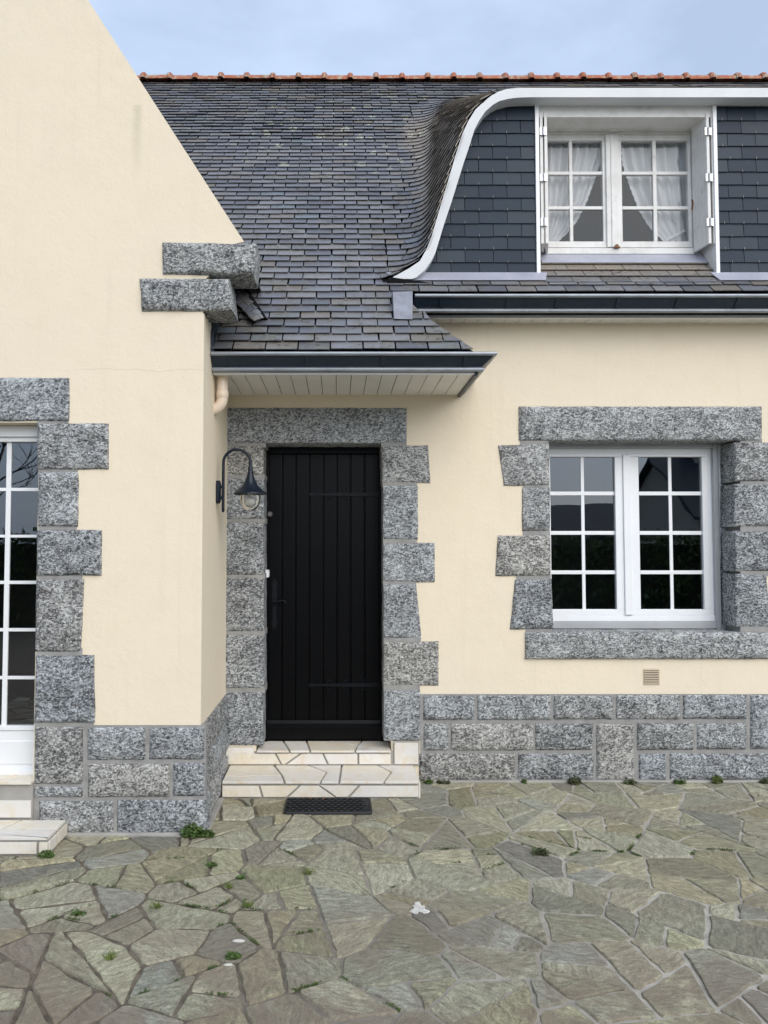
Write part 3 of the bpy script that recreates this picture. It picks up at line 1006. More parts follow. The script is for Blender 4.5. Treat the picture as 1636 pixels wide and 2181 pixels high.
# roof deck under the slates
mb = MB()
for i in range(n_rows):
    ca, cb = rows[i][2], rows[i + 1][2]
    idx = list(range(0, len(ca), 3))
    if idx[-1] != len(ca) - 1: idx.append(len(ca) - 1)
    A, B = [], []
    for k in idx:
        j = int(np.argmin(((cb - ca[k]) ** 2).sum(1)))
        A.append(Vector((ca[k][0], ca[k][1], ca[k][2] + HC)))
        B.append(Vector((cb[j][0], cb[j][1], cb[j][2] + HC)))
    for k in range(len(A) - 1):
        if (B[k] - A[k]).length > 0.5: continue
        n = (A[k + 1] - A[k]).cross(B[k] - A[k])
        n = n.normalized() if n.length > 1e-9 else NRM_MAIN
        o = n * (-0.009 if abs(A[k].y - rows[i][0]) < 0.003 else -0.016)
        mb.quad(A[k] + o, A[k + 1] + o, B[k + 1] + o, B[k] + o)
# back slope, and the slope that returns along the right of the porch roof
R0 = Vector((-5.2, D_RIDGE, HC + H_RIDGE)); R1 = Vector((XR + 0.2, D_RIDGE, HC + H_RIDGE))
mb.quad(R1, R0, Vector((-5.2, 13.4, z_soff)), Vector((XR + 0.2, 13.4, z_soff)))
mb.quad(Vector((-5.2, roof_D(1.9), HC + 1.9)), Vector((-2.6, roof_D(1.9), HC + 1.9)), Vector((-2.6, D_RIDGE, HC + H_RIDGE)), R0)
xh0, xh1 = HIP(5.235), HIP(D_EAVE)
mb.quad(Vector((xh1, D_EAVE, HC + roof_h(D_EAVE) - 0.004)), Vector((xh1, DW, HC + roof_h(D_EAVE) - 0.004)),
        Vector((xh0, DW, HC + roof_h(5.235) - 0.004)), Vector((xh0, 5.235, HC + roof_h(5.235) - 0.004)))
roof = obj('roof', mb.mesh('roof'), DECK, house)

# slates
W_S = 0.2085
GAP = 0.009
def slate_mesh_local(w, hh):
    # local frame: x along the course, y up the slope, z out of the roof
    mb = MB()
    b0, b1, t0, t1 = Vector((-w / 2, 0, 0)), Vector((w / 2, 0, 0)), Vector((-w / 2, hh, 0)), Vector((w / 2, hh, 0))
    z = Vector((0, 0, 1))
    mb.hexa(slate_pts(b0, b1, t0, t1, z, z))
    me = mb.mesh('slate')
    me.materials.append(SLATE)
    return me
shared = [slate_mesh_local(W_S - GAP + d, EXPO * 1.3) for d in (0.0, -0.002, 0.002, -0.004)]
xax = Vector((1, 0, 0)); yax = Vector((0, COS, SIN)); zax = NRM_MAIN
M3 = Matrix((xax, yax, zax)).transposed()
mass = MB()
cands = []
rs = random.Random(3)
for i in range(n_rows):
    D, h, c, curved = rows[i]
    Dn, hn, cn, _ = rows[i + 1]
    s_ = arclen(c)
    x_start = -2.55 + (W_S / 2 if i % 2 else 0)
    # find where the course leaves the flat plane
    if curved:
        flat = np.where(np.abs(c[:, 1] - D) < 0.004)[0]
        # contiguous flat run from the left
        k = 0
        while k + 1 < len(c) and abs(c[k + 1, 1] - D) < 0.004: k += 1
        s_flat = s_[k]
    else:
        s_flat = s_[-1]
    s = (x_start + 2.6)
    first_bent = True
    end = s_[-1]
    while s < end - 0.02:
        w = W_S
        on_flat = s + w < s_flat - 0.001
        if curved and not on_flat:
            w = 0.108 if s < s_flat + 0.9 or h < H_TOP else W_S
            if first_bent and i % 2 == 0: w *= 1.4
            first_bent = False
        e = min(s + w, end)
        x0 = np.interp(s, s_, c[:, 0])
        if on_flat or not curved:
            if not curved and x0 > XA(858, 5.5, 600) and 5.46 < D < 6.2:
                s += w; continue
            if x0 > -2.58:
                full = e - s > w - 1e-6
                mid = Vector((-2.6 + (s + e) / 2, D, HC + h))
                px, py = in_view(mid)
                cands.append((i, s, e, full, mid, px, py, curved))
            s += w
            continue
        # curved part: bent slates that follow the sweep
        K = 3
        qs = np.linspace(s + GAP * 0.4, e - GAP * 0.4, K + 1)
        bp, tp, ns = [], [], []
        for q in qs:
            p = np.array([np.interp(q, s_, c[:, j]) for j in range(3)])
            pa = np.array([np.interp(max(0, q - 0.03), s_, c[:, j]) for j in range(3)])
            pe = np.array([np.interp(min(end, q + 0.03), s_, c[:, j]) for j in range(3)])
            k = np.argmin(((cn - p) ** 2).sum(1))
            lo_, hi_ = max(0, k - 2), min(len(cn) - 1, k + 2)
            tn = cn[k]
            P_, T_ = Vector((p[0], p[1], p[2] + HC)), Vector((tn[0], tn[1], tn[2] + HC))
            tv = Vector(pe - pa)
            n = tv.cross(T_ - P_)
            n = n.normalized() if n.length > 1e-9 else NRM_MAIN
            bp.append(P_); tp.append(P_ + (T_ - P_) * 1.22); ns.append(n)
        j = rs.uniform(-0.002, 0.003)
        tone = rs.random()
        for k in range(K):
            mass.hexa(slate_pts(bp[k], bp[k + 1], tp[k], tp[k + 1], ns[k], ns[k + 1], 0.016 + j))
            mass.tone += [tone] * 8
        s = e
# the 300 largest in the picture become parts of their own
vis = [c for c in cands if -20 < c[5] < 1660 and c[6] < 760 and not (c[5] < 300 + max(0, (c[6] - 165)) * 0.62)]
vis.sort(key=lambda c: c[4].y)
chosen = set(id(c) for c in vis[:300])
for cd in cands:
    i, s, e, full, mid, px, py, curved = cd
    D, h = rows[i][0], rows[i][1]
    w = e - s - GAP
    if w < 0.012: continue
    b = Vector((mid.x, D, HC + h))
    # clip by the hip on the right-hand end of the porch roof
    dj = rs.uniform(-0.0045, 0.0045) + 0.009 * noise.noise(Vector((mid.x * 1.6, i * 0.35, 0)))
    ang = rs.gauss(0, 0.012)
    hip_cut = (not curved) and D < 5.2 and (-2.6 + e) > HIP(D) - 0.02
    if id(cd) in chosen:
        if full and not hip_cut:
            o = obj('slate', rs.choice(shared), None, roof)
            o.matrix_basis = Matrix.Translation(b + yax * dj) @ (M3.to_4x4()) @ Matrix.Rotation(ang, 4, 'Z')
        else:
            mb = MB()
            x0, x1 = -2.6 + s + GAP / 2, -2.6 + e - GAP / 2
            Dt = D + EXPO * COS * 1.28
            cut = HIP(min(Dt, 5.235)) if hip_cut else x1
            xt = min(x1, cut)
            if xt - x0 < 0.01: xt = x0 + 0.01
            P = [Vector((x0, D, HC + h)), Vector((x1, D, HC + h)), Vector((x0, Dt, HC + roof_h(Dt))), Vector((xt, Dt, HC + roof_h(Dt)))]
            mb.hexa(slate_pts(P[0], P[1], P[2], P[3], NRM_MAIN, NRM_MAIN))
            obj('slate', mb.mesh('slate'), SLATE, roof)
    else:
        b0 = b - xax * w / 2 + yax * dj; b1 = b + xax * w / 2 + yax * (dj + rs.uniform(-0.002, 0.002))
        mass.hexa(slate_pts(b0, b1, b0 + yax * EXPO * 1.28, b1 + yax * EXPO * 1.28, NRM_MAIN, NRM_MAIN, 0.022 + rs.uniform(-0.004, 0.004)))
        mass.tone += [rs.random()] * 8
me = mass.mesh('upper_slates')
at = me.attributes.new('tone', 'FLOAT', 'POINT')
at.data.foreach_set('value', mass.tone)
tag(obj('slate_field', me, SLATE_MASS, roof), kind='stuff')

# ridge tiles
L = 0.303
def ridge_mesh():
    mb = MB()
    pr = lambda r, n=9: [(-r * math.cos(math.pi * k / (n - 1)) * 1.05, r * 0.95 * math.sin(math.pi * k / (n - 1)) - 0.035) for k in range(n)]
    rings = [(0.0, 0.088), (L + 0.02, 0.080)]
    n = 9
    def shell(x0, r0, x1, r1):
        n0 = len(mb.v)
        for x, r in ((x0, r0), (x1, r1)):
            for a, b in pr(r, n): mb.v.append((x, a, b))
        for k in range(n - 1):
            mb.f.append((n0 + k, n0 + k + 1, n0 + n + k + 1, n0 + n + k))
        mb.f.append(tuple(range(n0, n0 + n))); mb.f.append(tuple(range(n0 + 2 * n - 1, n0 + n - 1, -1)))
    shell(0.0, 0.082, L + 0.01, 0.084)
    shell(-0.012, 0.098, 0.008, 0.113); shell(0.008, 0.113, 0.034, 0.113); shell(0.034, 0.113, 0.052, 0.096)
    me = mb.mesh('ridge_tile', 50)
    me.materials.append(TERRA)
    return me
rm = ridge_mesh()
x = XA(305, D_RIDGE, 165) - L * 3
k = 0
while x < XR:
    o = obj('ridge_tile', rm, None, roof)
    o.location = (x, D_RIDGE, HC + H_RIDGE + 0.035 + rs.uniform(-0.004, 0.004))
    o.rotation_euler = (rs.gauss(0, 0.03), rs.gauss(0, 0.008), rs.gauss(0, 0.008))
    x += L
    k += 1

# roof of the wing (rises behind the gable) with its little slated foot at the valley
mb = MB()
e0 = Vector((gp.x + 0.02, DG + 0.02, gp.z - 0.06)); a0 = Vector((apex_x, DG + 0.02, gable_z(apex_x) - 0.03))
def valley_D(z): return roof_D(z - HC)
mb.quad(e0, Vector((e0.x, valley_D(e0.z), e0.z)), Vector((apex_x, valley_D(a0.z), a0.z)), a0)
mb.quad(a0, Vector((apex_x, valley_D(a0.z), a0.z)), Vector((-5.3, valley_D(a0.z), a0.z - gs * (apex_x + 5.3))), Vector((-5.3, DG + 0.02, a0.z - gs * (apex_x + 5.3))))
wr = obj('wing_roof', mb.mesh('wing_roof'), DECK, house)
mw = MB()
sl = math.sqrt(1 + gs * gs)
dn = Vector((1 / sl, 0, -gs / sl)); up_ = -dn; nn = Vector((gs / sl, 0, 1 / sl))
nr = 24
for i in range(nr):
    b = e0 + up_ * (0.094 * i)
    y1 = valley_D(b.z) + 0.05
    y = DG + 0.05 - (0.1 if i % 2 else 0)
    while y < y1:
        ya, yb = max(y, DG + 0.05), min(y + 0.2, y1)
        if yb - ya > 0.02:
            p0 = Vector((b.x, ya, b.z)); p1 = Vector((b.x, yb, b.z))
            mw.hexa(slate_pts(p0, p1, p0 + up_ * 0.12, p1 + up_ * 0.12, nn, nn, 0.013))
            mw.tone += [rs.random()] * 8
        y += 0.207
me = mw.mesh('wing_slates')
at = me.attributes.new('tone', 'FLOAT', 'POINT'); at.data.foreach_set('value', mw.tone)
tag(obj('slate_field', me, SLATE_MASS, wr), kind='stuff')
# foot of the valley: five short courses of slates swept against the main slope
V1, V2 = PX(512, 604, 5.41), PX(560, 678, 5.09)
W1, W2 = PX(484, 628, 5.28), PX(538, 685, 5.00)
NR = 6
for i in range(NR):
    t0, t1 = i / NR, (i + 1.25) / NR
    a, b = V2.lerp(V1, t0), W2.lerp(W1, t0)
    c, d = V2.lerp(V1, t1), W2.lerp(W1, t1)
    bow = Vector((0.02, 0, -0.02)) * math.sin(math.pi * (i + 0.5) / NR)
    n = (a - b).cross(d - b).normalized()
    if n.y > 0: n = -n
    cut = [0.0, 0.45 if i % 2 else 0.7, 1.0]
    for u0, u1 in zip(cut, cut[1:]):
        mb = MB()
        q = lambda P, Q, u: P.lerp(Q, u) + bow
        mb.hexa(slate_pts(q(b, a, u0 + 0.02), q(b, a, u1 - 0.02), q(d, c, u0 + 0.02), q(d, c, u1 - 0.02), n, n, 0.014))
        obj('slate', mb.mesh('slate'), SLATE, wr)
mb = MB()
mb.quad(W2 + Vector((-0.3, 0.0, -0.0)), V2 + Vector((0, 0.06, -0.02)), V1 + Vector((0, 0.06, 0)), W1 + Vector((-0.3, 0, 0)))
e = Vector((0.028, -0.004, 0.0)); g = Vector((0.0, 0.10, 0.0))
mb.hexa([V2, V2 + e, V1 + e, V1, V2 + g, V2 + e + g, V1 + e + g, V1 + g])  # dark sheet and strip stand in for the shade of the valley gap
obj('valley_gap_shade', mb.mesh('valley_gap_shade'), DECK, wr)

# ---------------------------------------------------------------- dormer
mb = MB()
n = len(outer)
for k in range(n - 1):
    o0, o1, i0, i1 = outer[k], outer[k + 1], inner[k], inner[k + 1]
    f = lambda p, D: (p[0], D, p[1] + HC)
    mb.quad(f(i0, DF), f(i1, DF), f(o1, DF), f(o0, DF))           # face
    mb.quad(f(i1, DF), f(i0, DF), f(i0, DC + 0.03), f(i1, DC + 0.03))         # underside
    mb.quad(f(o0, DF), f(o1, DF), f(o1, DC + 0.03), f(o0, DC + 0.03))
f = lambda p, D: (p[0], D, p[1] + HC)
mb.quad(f(outer[0], DF), f(outer[0], DC), f(inner[0], DC), f(inner[0], DF))
verge = obj('dormer_verge', mb.mesh('dormer_verge', 30), FASCIA, house)
# thin drip edge of slates over the verge
# front wall of the dormer
z_cl0 = ZA(589, DC)
z_cl1 = HC + inner[-1][1] + 0.004
xl_trim, xr_trim = XA(1140, DC, 400), XA(1527, DC, 400)
iz = [p[1] + HC for p in inner[:-1]]
ix = [p[0] for p in inner[:-1]]
ox = [p[0] for p in outer[:-1]]; oz = [p[1] + HC for p in outer[:-1]]
def clad_left(z):
    # a little under the verge board
    return (np.interp(z, iz, ix) + np.interp(z, oz, ox)) / 2 if z < iz[-1] else ix[-1] - 0.3
mb = MB()
lp = [(clad_left(z), z) for z in np.linspace(z_cl0, z_cl1 - 0.005, 24)]
mb.prism_y([(xl_trim, z_cl0)] + [(xl_trim, z_cl1)] + lp[::-1], DC, DC + 0.06)
dw = obj('dormer_front', mb.mesh('dormer_front'), DECK, house)
mb = MB()
mb.prism_y([(xr_trim, z_cl0), (XR, z_cl0), (XR, z_cl1), (xr_trim, z_cl1)], DC, DC + 0.06)
dw2 = obj('dormer_front', mb.mesh('dormer_front'), DECK, house)
cl_mesh = {}
def clad_mesh(w, hh):
    key = (round(w, 3), round(hh, 3))
    if key not in cl_mesh:
        mb = MB()
        y = Vector((0, -1, 0))
        b0, b1, t0, t1 = Vector((-w / 2, 0, 0)), Vector((w / 2, 0, 0)), Vector((-w / 2, 0, hh)), Vector((w / 2, 0, hh))
        mb.hexa(slate_pts(b0, b1, t0, t1, y, y, 0.014, 0.005))
        me = mb.mesh('cladding_slate'); me.materials.append(CLAD)
        cl_mesh[key] = me
    return cl_mesh[key]
ch = 0.0972
hooks = MB()
def clad_region(xa_f, xb, z0, z1, phase, dw):
    i = 0
    z = z0
    while z < z1 - 0.01:
        hh = min(ch * 1.18, z1 - z)
        xa = max(xa_f(z), xa_f(min(z + ch, z1 - 0.006)) - 0.05)
        x = xa - rs.uniform(0.02, 0.05) if False else xa
        first = W_S * (0.55 if (i + phase) % 2 else 1.0)
        grid0 = xb - math.ceil((xb - xa) / W_S) * W_S - (W_S / 2 if i % 2 else 0)
        x = grid0
        while x < xb - 0.012:
            a, b = max(x, xa), min(x + W_S, xb)
            if b - a > 0.02:
                mb = None
                w = b - a - 0.004
                # left edge follows the curved verge
                if a == xa and xa_f is not None and abs(xa_f(z) - xa_f(min(z + ch, z1))) > 0.004:
                    mb = MB()
                    y = Vector((0, -1, 0))
                    al, at_ = xa_f(z), xa_f(min(z + hh, z1 - 0.002))
                    if b - at_ > 0.01 and b - al > 0.01:
                        P = [Vector((al, DC, z)), Vector((b - 0.003, DC, z)), Vector((at_, DC, z + hh)), Vector((b - 0.003, DC, z + hh))]
                        mb.hexa(slate_pts(P[0], P[1], P[2], P[3], y, y, 0.014, 0.005))
                        obj('cladding_slate', mb.mesh('cladding_slate'), CLAD, dw)
                else:
                    o = obj('cladding_slate', clad_mesh(w, hh), None, dw)
                    o.location = ((a + b) / 2, DC, z + rs.uniform(-0.0015, 0.0015))
                    o.rotation_euler = (0, rs.gauss(0, 0.004), 0)
                if rs.random() < 0.93 and b < xb - 0.01:
                    hooks.box((a + b) / 2 - 0.0013, (a + b) / 2 + 0.0013, DC - 0.018, DC - 0.014, z - 0.004, z + 0.015)
            x += W_S
        z += ch
        i += 1
clad_region(clad_left, xl_trim - 0.002, z_cl0 + 0.004, z_cl1 - 0.004, 0, dw)
clad_region(lambda z: xr_trim + 0.002, XR, z_cl0 + 0.004, z_cl1 - 0.004, 1, dw2)
tag(obj('slate_hooks', hooks.mesh('slate_hooks'), m_plain('hook_wire', (0.22, 0.22, 0.21), 0.5, 0.4), dw), kind='stuff')

# apron courses under the dormer window, zinc flashings
xa_, xb_ = XA(1150, 5.6, 580), XA(1524, 5.6, 580)
for i in range(5):
    D = 5.475 + i * EXPO * COS
    if D > 5.70: break
    x = xa_ - (W_S / 2 if i % 2 else 0)
    while x < xb_:
        a, b = max(x, xa_), min(x + W_S, xb_)
        if b - a > 0.02:
            mb = MB()
            Dt = D + EXPO * COS * 1.28
            P = [Vector((a + 0.003, D, HC + roof_h(D))), Vector((b - 0.003, D, HC + roof_h(D))), Vector((a + 0.003, Dt, HC + roof_h(Dt))), Vector((b - 0.003, Dt, HC + roof_h(Dt)))]
            mb.hexa(slate_pts(*P, NRM_MAIN, NRM_MAIN))
            obj('slate', mb.mesh('slate'), SLATE, roof)
        x += W_S
mb = MB()
def slope_strip(x0, x1, D0, D1, lift=0.018, taper=(0, 0)):
    q = [Vector((x0 + taper[0], D0, HC + roof_h(D0))), Vector((x1 - taper[1], D0, HC + roof_h(D0))), Vector((x1, D1, HC + roof_h(D1))), Vector((x0, D1, HC + roof_h(D1)))]
    mb.hexa([p + NRM_MAIN * (lift - 0.003) for p in q] + [p + NRM_MAIN * lift for p in q])
slope_strip(XA(822, 5.52, 594), XA(1168, 5.52, 594), 5.488, 5.568, 0.022, (0.12, 0.03))
slope_strip(XA(1518, 5.52, 594), XR, 5.488, 5.568, 0.022, (0.03, 0))
slope_strip(XA(1150, 5.72, 555), XA(1516, 5.72, 555), 5.672, 5.80, 0.024)
obj('flashing', mb.mesh('flashing'), ZINC, house)

# white corner trims and head board of the dormer window recess
DWIN = 5.76
mb = MB()
zt0, zt1 = ZA(584, DC), z_cl1
mb.box(XA(1140, DC, 400), XA(1148, DC, 400), DC - 0.022, DC + 0.03, zt0, zt1)
obj('corner_trim', mb.mesh('corner_trim'), PVC, house, 0.002)
mb = MB()
mb.box(XA(1519, DC, 400), XA(1527, DC, 400), DC - 0.022, DC + 0.03, zt0, zt1)
obj('corner_trim', mb.mesh('corner_trim'), PVC, house, 0.002)
xrl, xrr = XA(1148, DC, 400), XA(1519, DC, 400)
mb = MB()
zh0, zh1 = ZA(250, DC), z_cl1
mb.box(xrl, xrr, DC - 0.004, DC + 0.03, zh0, zh1)                                     # head board
mb.box(xrl, xrr, DC + 0.03, DWIN + 0.1, zh0 + 0.002, zh0 + 0.04)                     # ceiling of the recess
mb.box(xrl - 0.02, xrl + 0.002, DC + 0.03, DWIN + 0.1, zt0, zh0 + 0.04)
mb.box(xrr - 0.002, xrr + 0.02, DC + 0.03, DWIN + 0.1, zt0, zh0 + 0.04)
obj('window_recess', mb.mesh('window_recess'), WPAINT, house)
mb = MB()
mb.box(xrl - 0.5, xrr + 0.5, DWIN + 0.9, DWIN + 1.0, z_soff, HC + 3.3)
mb.box(xrl - 0.5, xrr + 0.5, DWIN + 0.06, DWIN + 1.0, HC + 3.26, HC + 3.3)
obj('attic_room', mb.mesh('attic_room'), ROOM, house)

# dormer window (all pixels read at its own plane)
def wbox(mb, x0, y0, x1, y1, D, depth, yref=400):
    mb.box(XA(x0, D, yref), XA(x1, D, yref), D, D + depth, ZA(y1, D), ZA(y0, D))
mb = MB()
wbox(mb, 1160, 272, 1478, 286, DWIN, 0.06)
wbox(mb, 1160, 528, 1478, 541, DWIN - 0.02, 0.08)
wbox(mb, 1156, 286, 1166, 528, DWIN, 0.06)
wbox(mb, 1470, 286, 1482, 528, DWIN, 0.06)
dwin = obj('dormer_window', mb.mesh('dormer_window'), WPAINT, house, 0.004)
for (s0, s1) in ((1164, 1305), (1307, 1471)):
    mb = MB()
    gl0, gl1 = (1168, 1284) if s0 == 1164 else (1325, 1466)
    wbox(mb, s0, 287, s1, 299, DWIN + 0.005, 0.045)
    wbox(mb, s0, 514, s1, 527, DWIN + 0.003, 0.045)
    wbox(mb, s0, 299, gl0, 514, DWIN + 0.005, 0.045)
    wbox(mb, gl1, 299, s1, 514, DWIN + 0.005, 0.045)
    sash = obj('sash', mb.mesh('sash'), WPAINT, dwin, 0.003)
    xm = (1213, 1220) if s0 == 1164 else (1391, 1399)
    mb = MB(); wbox(mb, xm[0], 299, xm[1], 514, DWIN + 0.010, 0.03); obj('glazing_bar', mb.mesh('glazing_bar'), WPAINT, dwin, 0.003)
    ys = [(299, 365), (372, 439), (446, 514)]
    for ya, yb in ((365, 372), (439, 446)):
        mb = MB(); wbox(mb, gl0, ya, gl1, yb, DWIN + 0.0115, 0.03); obj('glazing_bar', mb.mesh('glazing_bar'), WPAINT, dwin, 0.003)
    for (xa2, xb2) in ((gl0, xm[0]), (xm[1], gl1)):
        for ya, yb in ys:
            mb = MB()
            D = DWIN + 0.026
            mb.quad((XA(xa2, D, 400), D, ZA(yb, D)), (XA(xb2, D, 400), D, ZA(yb, D)), (XA(xb2, D, 400), D, ZA(ya, D)), (XA(xa2, D, 400), D, ZA(ya, D)))
            obj('pane', mb.mesh('pane'), GLASS_OLD, dwin)
mb = MB(); wbox(mb, 1292, 286, 1318, 526, DWIN - 0.012, 0.02); wbox(mb, 1302, 286, 1308, 526, DWIN - 0.018, 0.01)
obj('meeting_stile', mb.mesh('meeting_stile'), WPAINT, dwin, 0.003)
mb = MB(); mb.tube([PX(1170, 276, DWIN - 0.02), PX(1468, 276, DWIN - 0.02)], 0.007, 8); mb.tube([PX(1296, 276, DWIN - 0.02), PX(1316, 276, DWIN - 0.02)], 0.014, 8)
obj('head_rail', mb.mesh('head_rail', 40), WPAINT, dwin)
mb = MB(); wbox(mb, 1310, 520, 1316, 528, DWIN - 0.034, 0.02); wbox(mb, 1307, 524, 1319, 527, DWIN - 0.04, 0.02)
obj('latch', mb.mesh('latch'), BRASS, dwin, 0.001)

# folding shutters stowed in the recess
def shutter_pair(side):
    zb_, zt_ = ZA(523, 5.60), ZA(247, 5.60)
    sgn = 1 if side == 'r' else -1
    for j in range(2):
        edge = XA(((1507, 1518) if side == 'r' else (1162, 1153))[j], 5.58, 400)
        back = XA(((1476, 1499) if side == 'r' else (1162, 1153))[j], 5.75, 400)
        D0, D1 = DC - 0.012 + 0.004 * j, DWIN - 0.02
        th = 0.0215
        fr = MB()
        n0 = 5
        # boards side by side along the depth, each its own piece
        first = None
        for b in range(n0):
            t0, t1 = b / n0, (b + 1) / n0
            xa2, xb2 = edge + (back - edge) * t0, edge + (back - edge) * t1
            ya, yb = D0 + (D1 - D0) * t0, D0 + (D1 - D0) * t1 - 0.003
            mb = MB()
            mb.hexa([(xa2 - th / 2, ya, zb_), (xa2 + th / 2, ya, zb_), (xb2 + th / 2, yb, zb_), (xb2 - th / 2, yb, zb_),
                     (xa2 - th / 2, ya, zt_), (xa2 + th / 2, ya, zt_), (xb2 + th / 2, yb, zt_), (xb2 - th / 2, yb, zt_)])
            if first is None:
                first = obj('shutter', mb.mesh('shutter'), WPAINT, house, 0.002)
            else:
                obj('board', mb.mesh('board'), WPAINT, first, 0.002)
        if j == 0:
            for py in (281, 379, 474):
                mb = MB()
                cxh = XA(1511.5 if side == 'r' else 1158.5, 5.55, 400)
                z = ZA(py, 5.56)
                mb.box(cxh - 0.026, cxh + 0.026, DC - 0.020, DC - 0.013, z - 0.028, z + 0.028)
                mb.tube([(cxh, DC - 0.024, z - 0.030), (cxh, DC - 0.024, z + 0.030)], 0.007, 8)
                obj('hinge', mb.mesh('hinge', 40), STEEL, first)
    if side == 'r':
        mb = MB()
        mb.tube([PX(1474, 447, DC + 0.08), PX(1476, 432, DC + 0.05), PX(1474, 425, DC + 0.04)], 0.006, 6)
        obj('shutter_hook', mb.mesh('shutter_hook', 40), BRASS, first)
shutter_pair('r')
shutter_pair('l')

# ---------------------------------------------------------------- gutters and soffits
RIM = m_plain('gutter_rim_zinc', (0.30, 0.325, 0.36), 0.30, 0.35, 0.5, var=0.12, vscale=6)
def circ(a0, b0, r, n=12):
    return [(a0 + r * math.cos(2 * math.pi * k / n), b0 + r * math.sin(2 * math.pi * k / n)) for k in range(n)]
def gutter(name, path, straps, parent):
    mb = MB()
    mb.sweep(path, [(0.0, 0.004), (0.024, 0.004), (0.027, 0.036), (0.090, 0.092), (0.094, 0.098), (0.080, 0.098), (0.014, 0.042), (0.0, 0.042)], closed=True, caps=True)
    g = obj(name, mb.mesh(name, 35), GUTTER, parent)
    mb = MB(); mb.sweep(path, circ(0.096, 0.1025, 0.0135))
    obj('rim', mb.mesh('rim', 40), RIM, g)
    mb = MB(); mb.sweep(path, circ(0.024, 0.0165, 0.0150))
    obj('lower_roll', mb.mesh('lower_roll', 40), RIM, g)
    for x in straps:
        mb = MB()
        D0, z0 = path[0][1], path[0][2]
        pts = [(0.030, 0.034), (0.0305, 0.040), (0.092, 0.088), (0.090, 0.080)]
        for w0 in (-0.014,):
            P = []
            for xx in (x - 0.013, x + 0.013):
                for a, b in ((0.031, 0.036), (0.094, 0.090), (0.098, 0.088), (0.035, 0.032)):
                    P.append((xx, D0 - a, z0 + b))
            mb.hexa([P[0], P[1], P[2], P[3], P[4], P[5], P[6], P[7]])
        obj('strap', mb.mesh('strap'), GUTTER, g)
    return g
# porch gutter: along the front, mitred round the right-hand corner, back to the wall
pz = HC + 1.128
PD, PXR = 4.945, 0.905
gutter('gutter', [(XS + 0.003, PD, pz), (PXR, PD, pz), (PXR, DW, pz)], [XA(x, PD) for x in (480, 655, 815, 990)], house)
# upper gutter
uz = HC + 1.668
UD = 5.445
gutter('gutter', [(XA(881, UD, 650), UD, uz), (XR, UD, uz)], [XA(x, UD) for x in (940, 1082, 1187, 1317, 1444, 1572)], house)
# soffits of plastic boards
def soffit(x0, x1, D0, D1, z, pitch, name='soffit', end_right=False):
    mb = MB()
    mb.box(x0, x1, D0 - 0.004, D0 + 0.022, z - 0.006, z + 0.022)       # front edge moulding
    s = obj(name, mb.mesh(name), PVC, house, 0.002)
    x = x0
    while x < x1 - 0.002:
        b = min(x + pitch - 0.004, x1)
        mb = MB()
        mb.box(x, b, D0 + 0.023, D1, z, z + 0.008)
        obj('soffit_board', mb.mesh('soffit_board'), PVC_SOFFIT, s, 0.0015)
        x += pitch
    mb = MB(); mb.box(x0, x1, D0 + 0.03, D1 + 0.01, z + 0.012, z + 0.02)
    obj('soffit_backing', mb.mesh('soffit_backing'), DECK, s)
soffit(XS + 0.005, PXR - 0.02, PD + 0.0, DW + 0.002, pz - 0.004, 0.1, 'porch_soffit')
soffit(XA(905, 5.53, 690), XR, UD + 0.06, DW + 0.002, uz - 0.006, 0.1, 'eave_soffit')
mb = MB()
mb.box(PXR - 0.02, PXR + 0.002, PD + 0.002, DW, pz - 0.02, pz + 0.05)
obj('end_board', mb.mesh('end_board'), GUTTER, house)
mb = MB()
mb.box(XA(905, 5.5, 690) - 0.1, XR, UD - 0.002, UD + 0.02, uz - 0.002, uz + 0.10)
mb.box(XS, PXR - 0.02, PD - 0.001, PD + 0.02, pz + 0.02, pz + 0.11)
obj('eave_board', mb.mesh('eave_board'), DECK, house)
# zinc end box of the upper gutter and dark flashing by the wing
mb = MB()
q = [PX(839, 679, 5.10), PX(879, 680, 5.10), PX(879, 620, 5.20), PX(836, 621, 5.20)]
bk = [Vector((p.x, p.y + 0.26, p.z + (0.0 if k > 1 else 0.02))) for k, p in enumerate(q)]
mb.hexa(q + bk)
obj('gutter_end_box', mb.mesh('gutter_end_box'), m_plain('old_zinc', (0.25, 0.265, 0.31), 0.5, 0.2, var=0.2, vscale=9), house, 0.003)
mb = MB()
mb.hexa([Vector((XS + 0.003, 4.86, HC + roof_h(4.86))), Vector((XS + 0.02, 4.86, HC + roof_h(4.86))), Vector((XS + 0.02, 5.35, HC + roof_h(5.35))), Vector((XS + 0.003, 5.35, HC + roof_h(5.35))),
         Vector((XS + 0.003, 4.86, HC + roof_h(4.86) + 0.13)), Vector((XS + 0.02, 4.86, HC + roof_h(4.86) + 0.13)), Vector((XS + 0.02, 5.35, HC + roof_h(5.35) + 0.13)), Vector((XS + 0.003, 5.35, HC + roof_h(5.35) + 0.13))])
obj('side_flashing', mb.mesh('side_flashing'), GUTTER, house)

# rainwater pipe stub with elbow into the side wall
mb = MB()
pxx = XS + 0.052
Dp = 5.04
path = [(pxx, Dp, pz + 0.01), (pxx, Dp, pz - 0.10), (pxx, Dp, pz - 0.145)]
for k in range(1, 8):
    a = math.radians(k * 70 / 7)
    path.append((pxx - 0.085 * (1 - math.cos(a)), Dp, pz - 0.145 - 0.085 * math.sin(a)))
path.append((pxx - 0.12, Dp, pz - 0.25))
mb.tube(path, 0.037, 16)
mb.tube([(pxx, Dp, pz - 0.10), (pxx, Dp, pz - 0.104), (pxx, Dp, pz - 0.142), (pxx, Dp, pz - 0.146)], [0.038, 0.041, 0.041, 0.038], 16)
obj('rainwater_pipe', mb.mesh('rainwater_pipe', 40), PIPE, house)

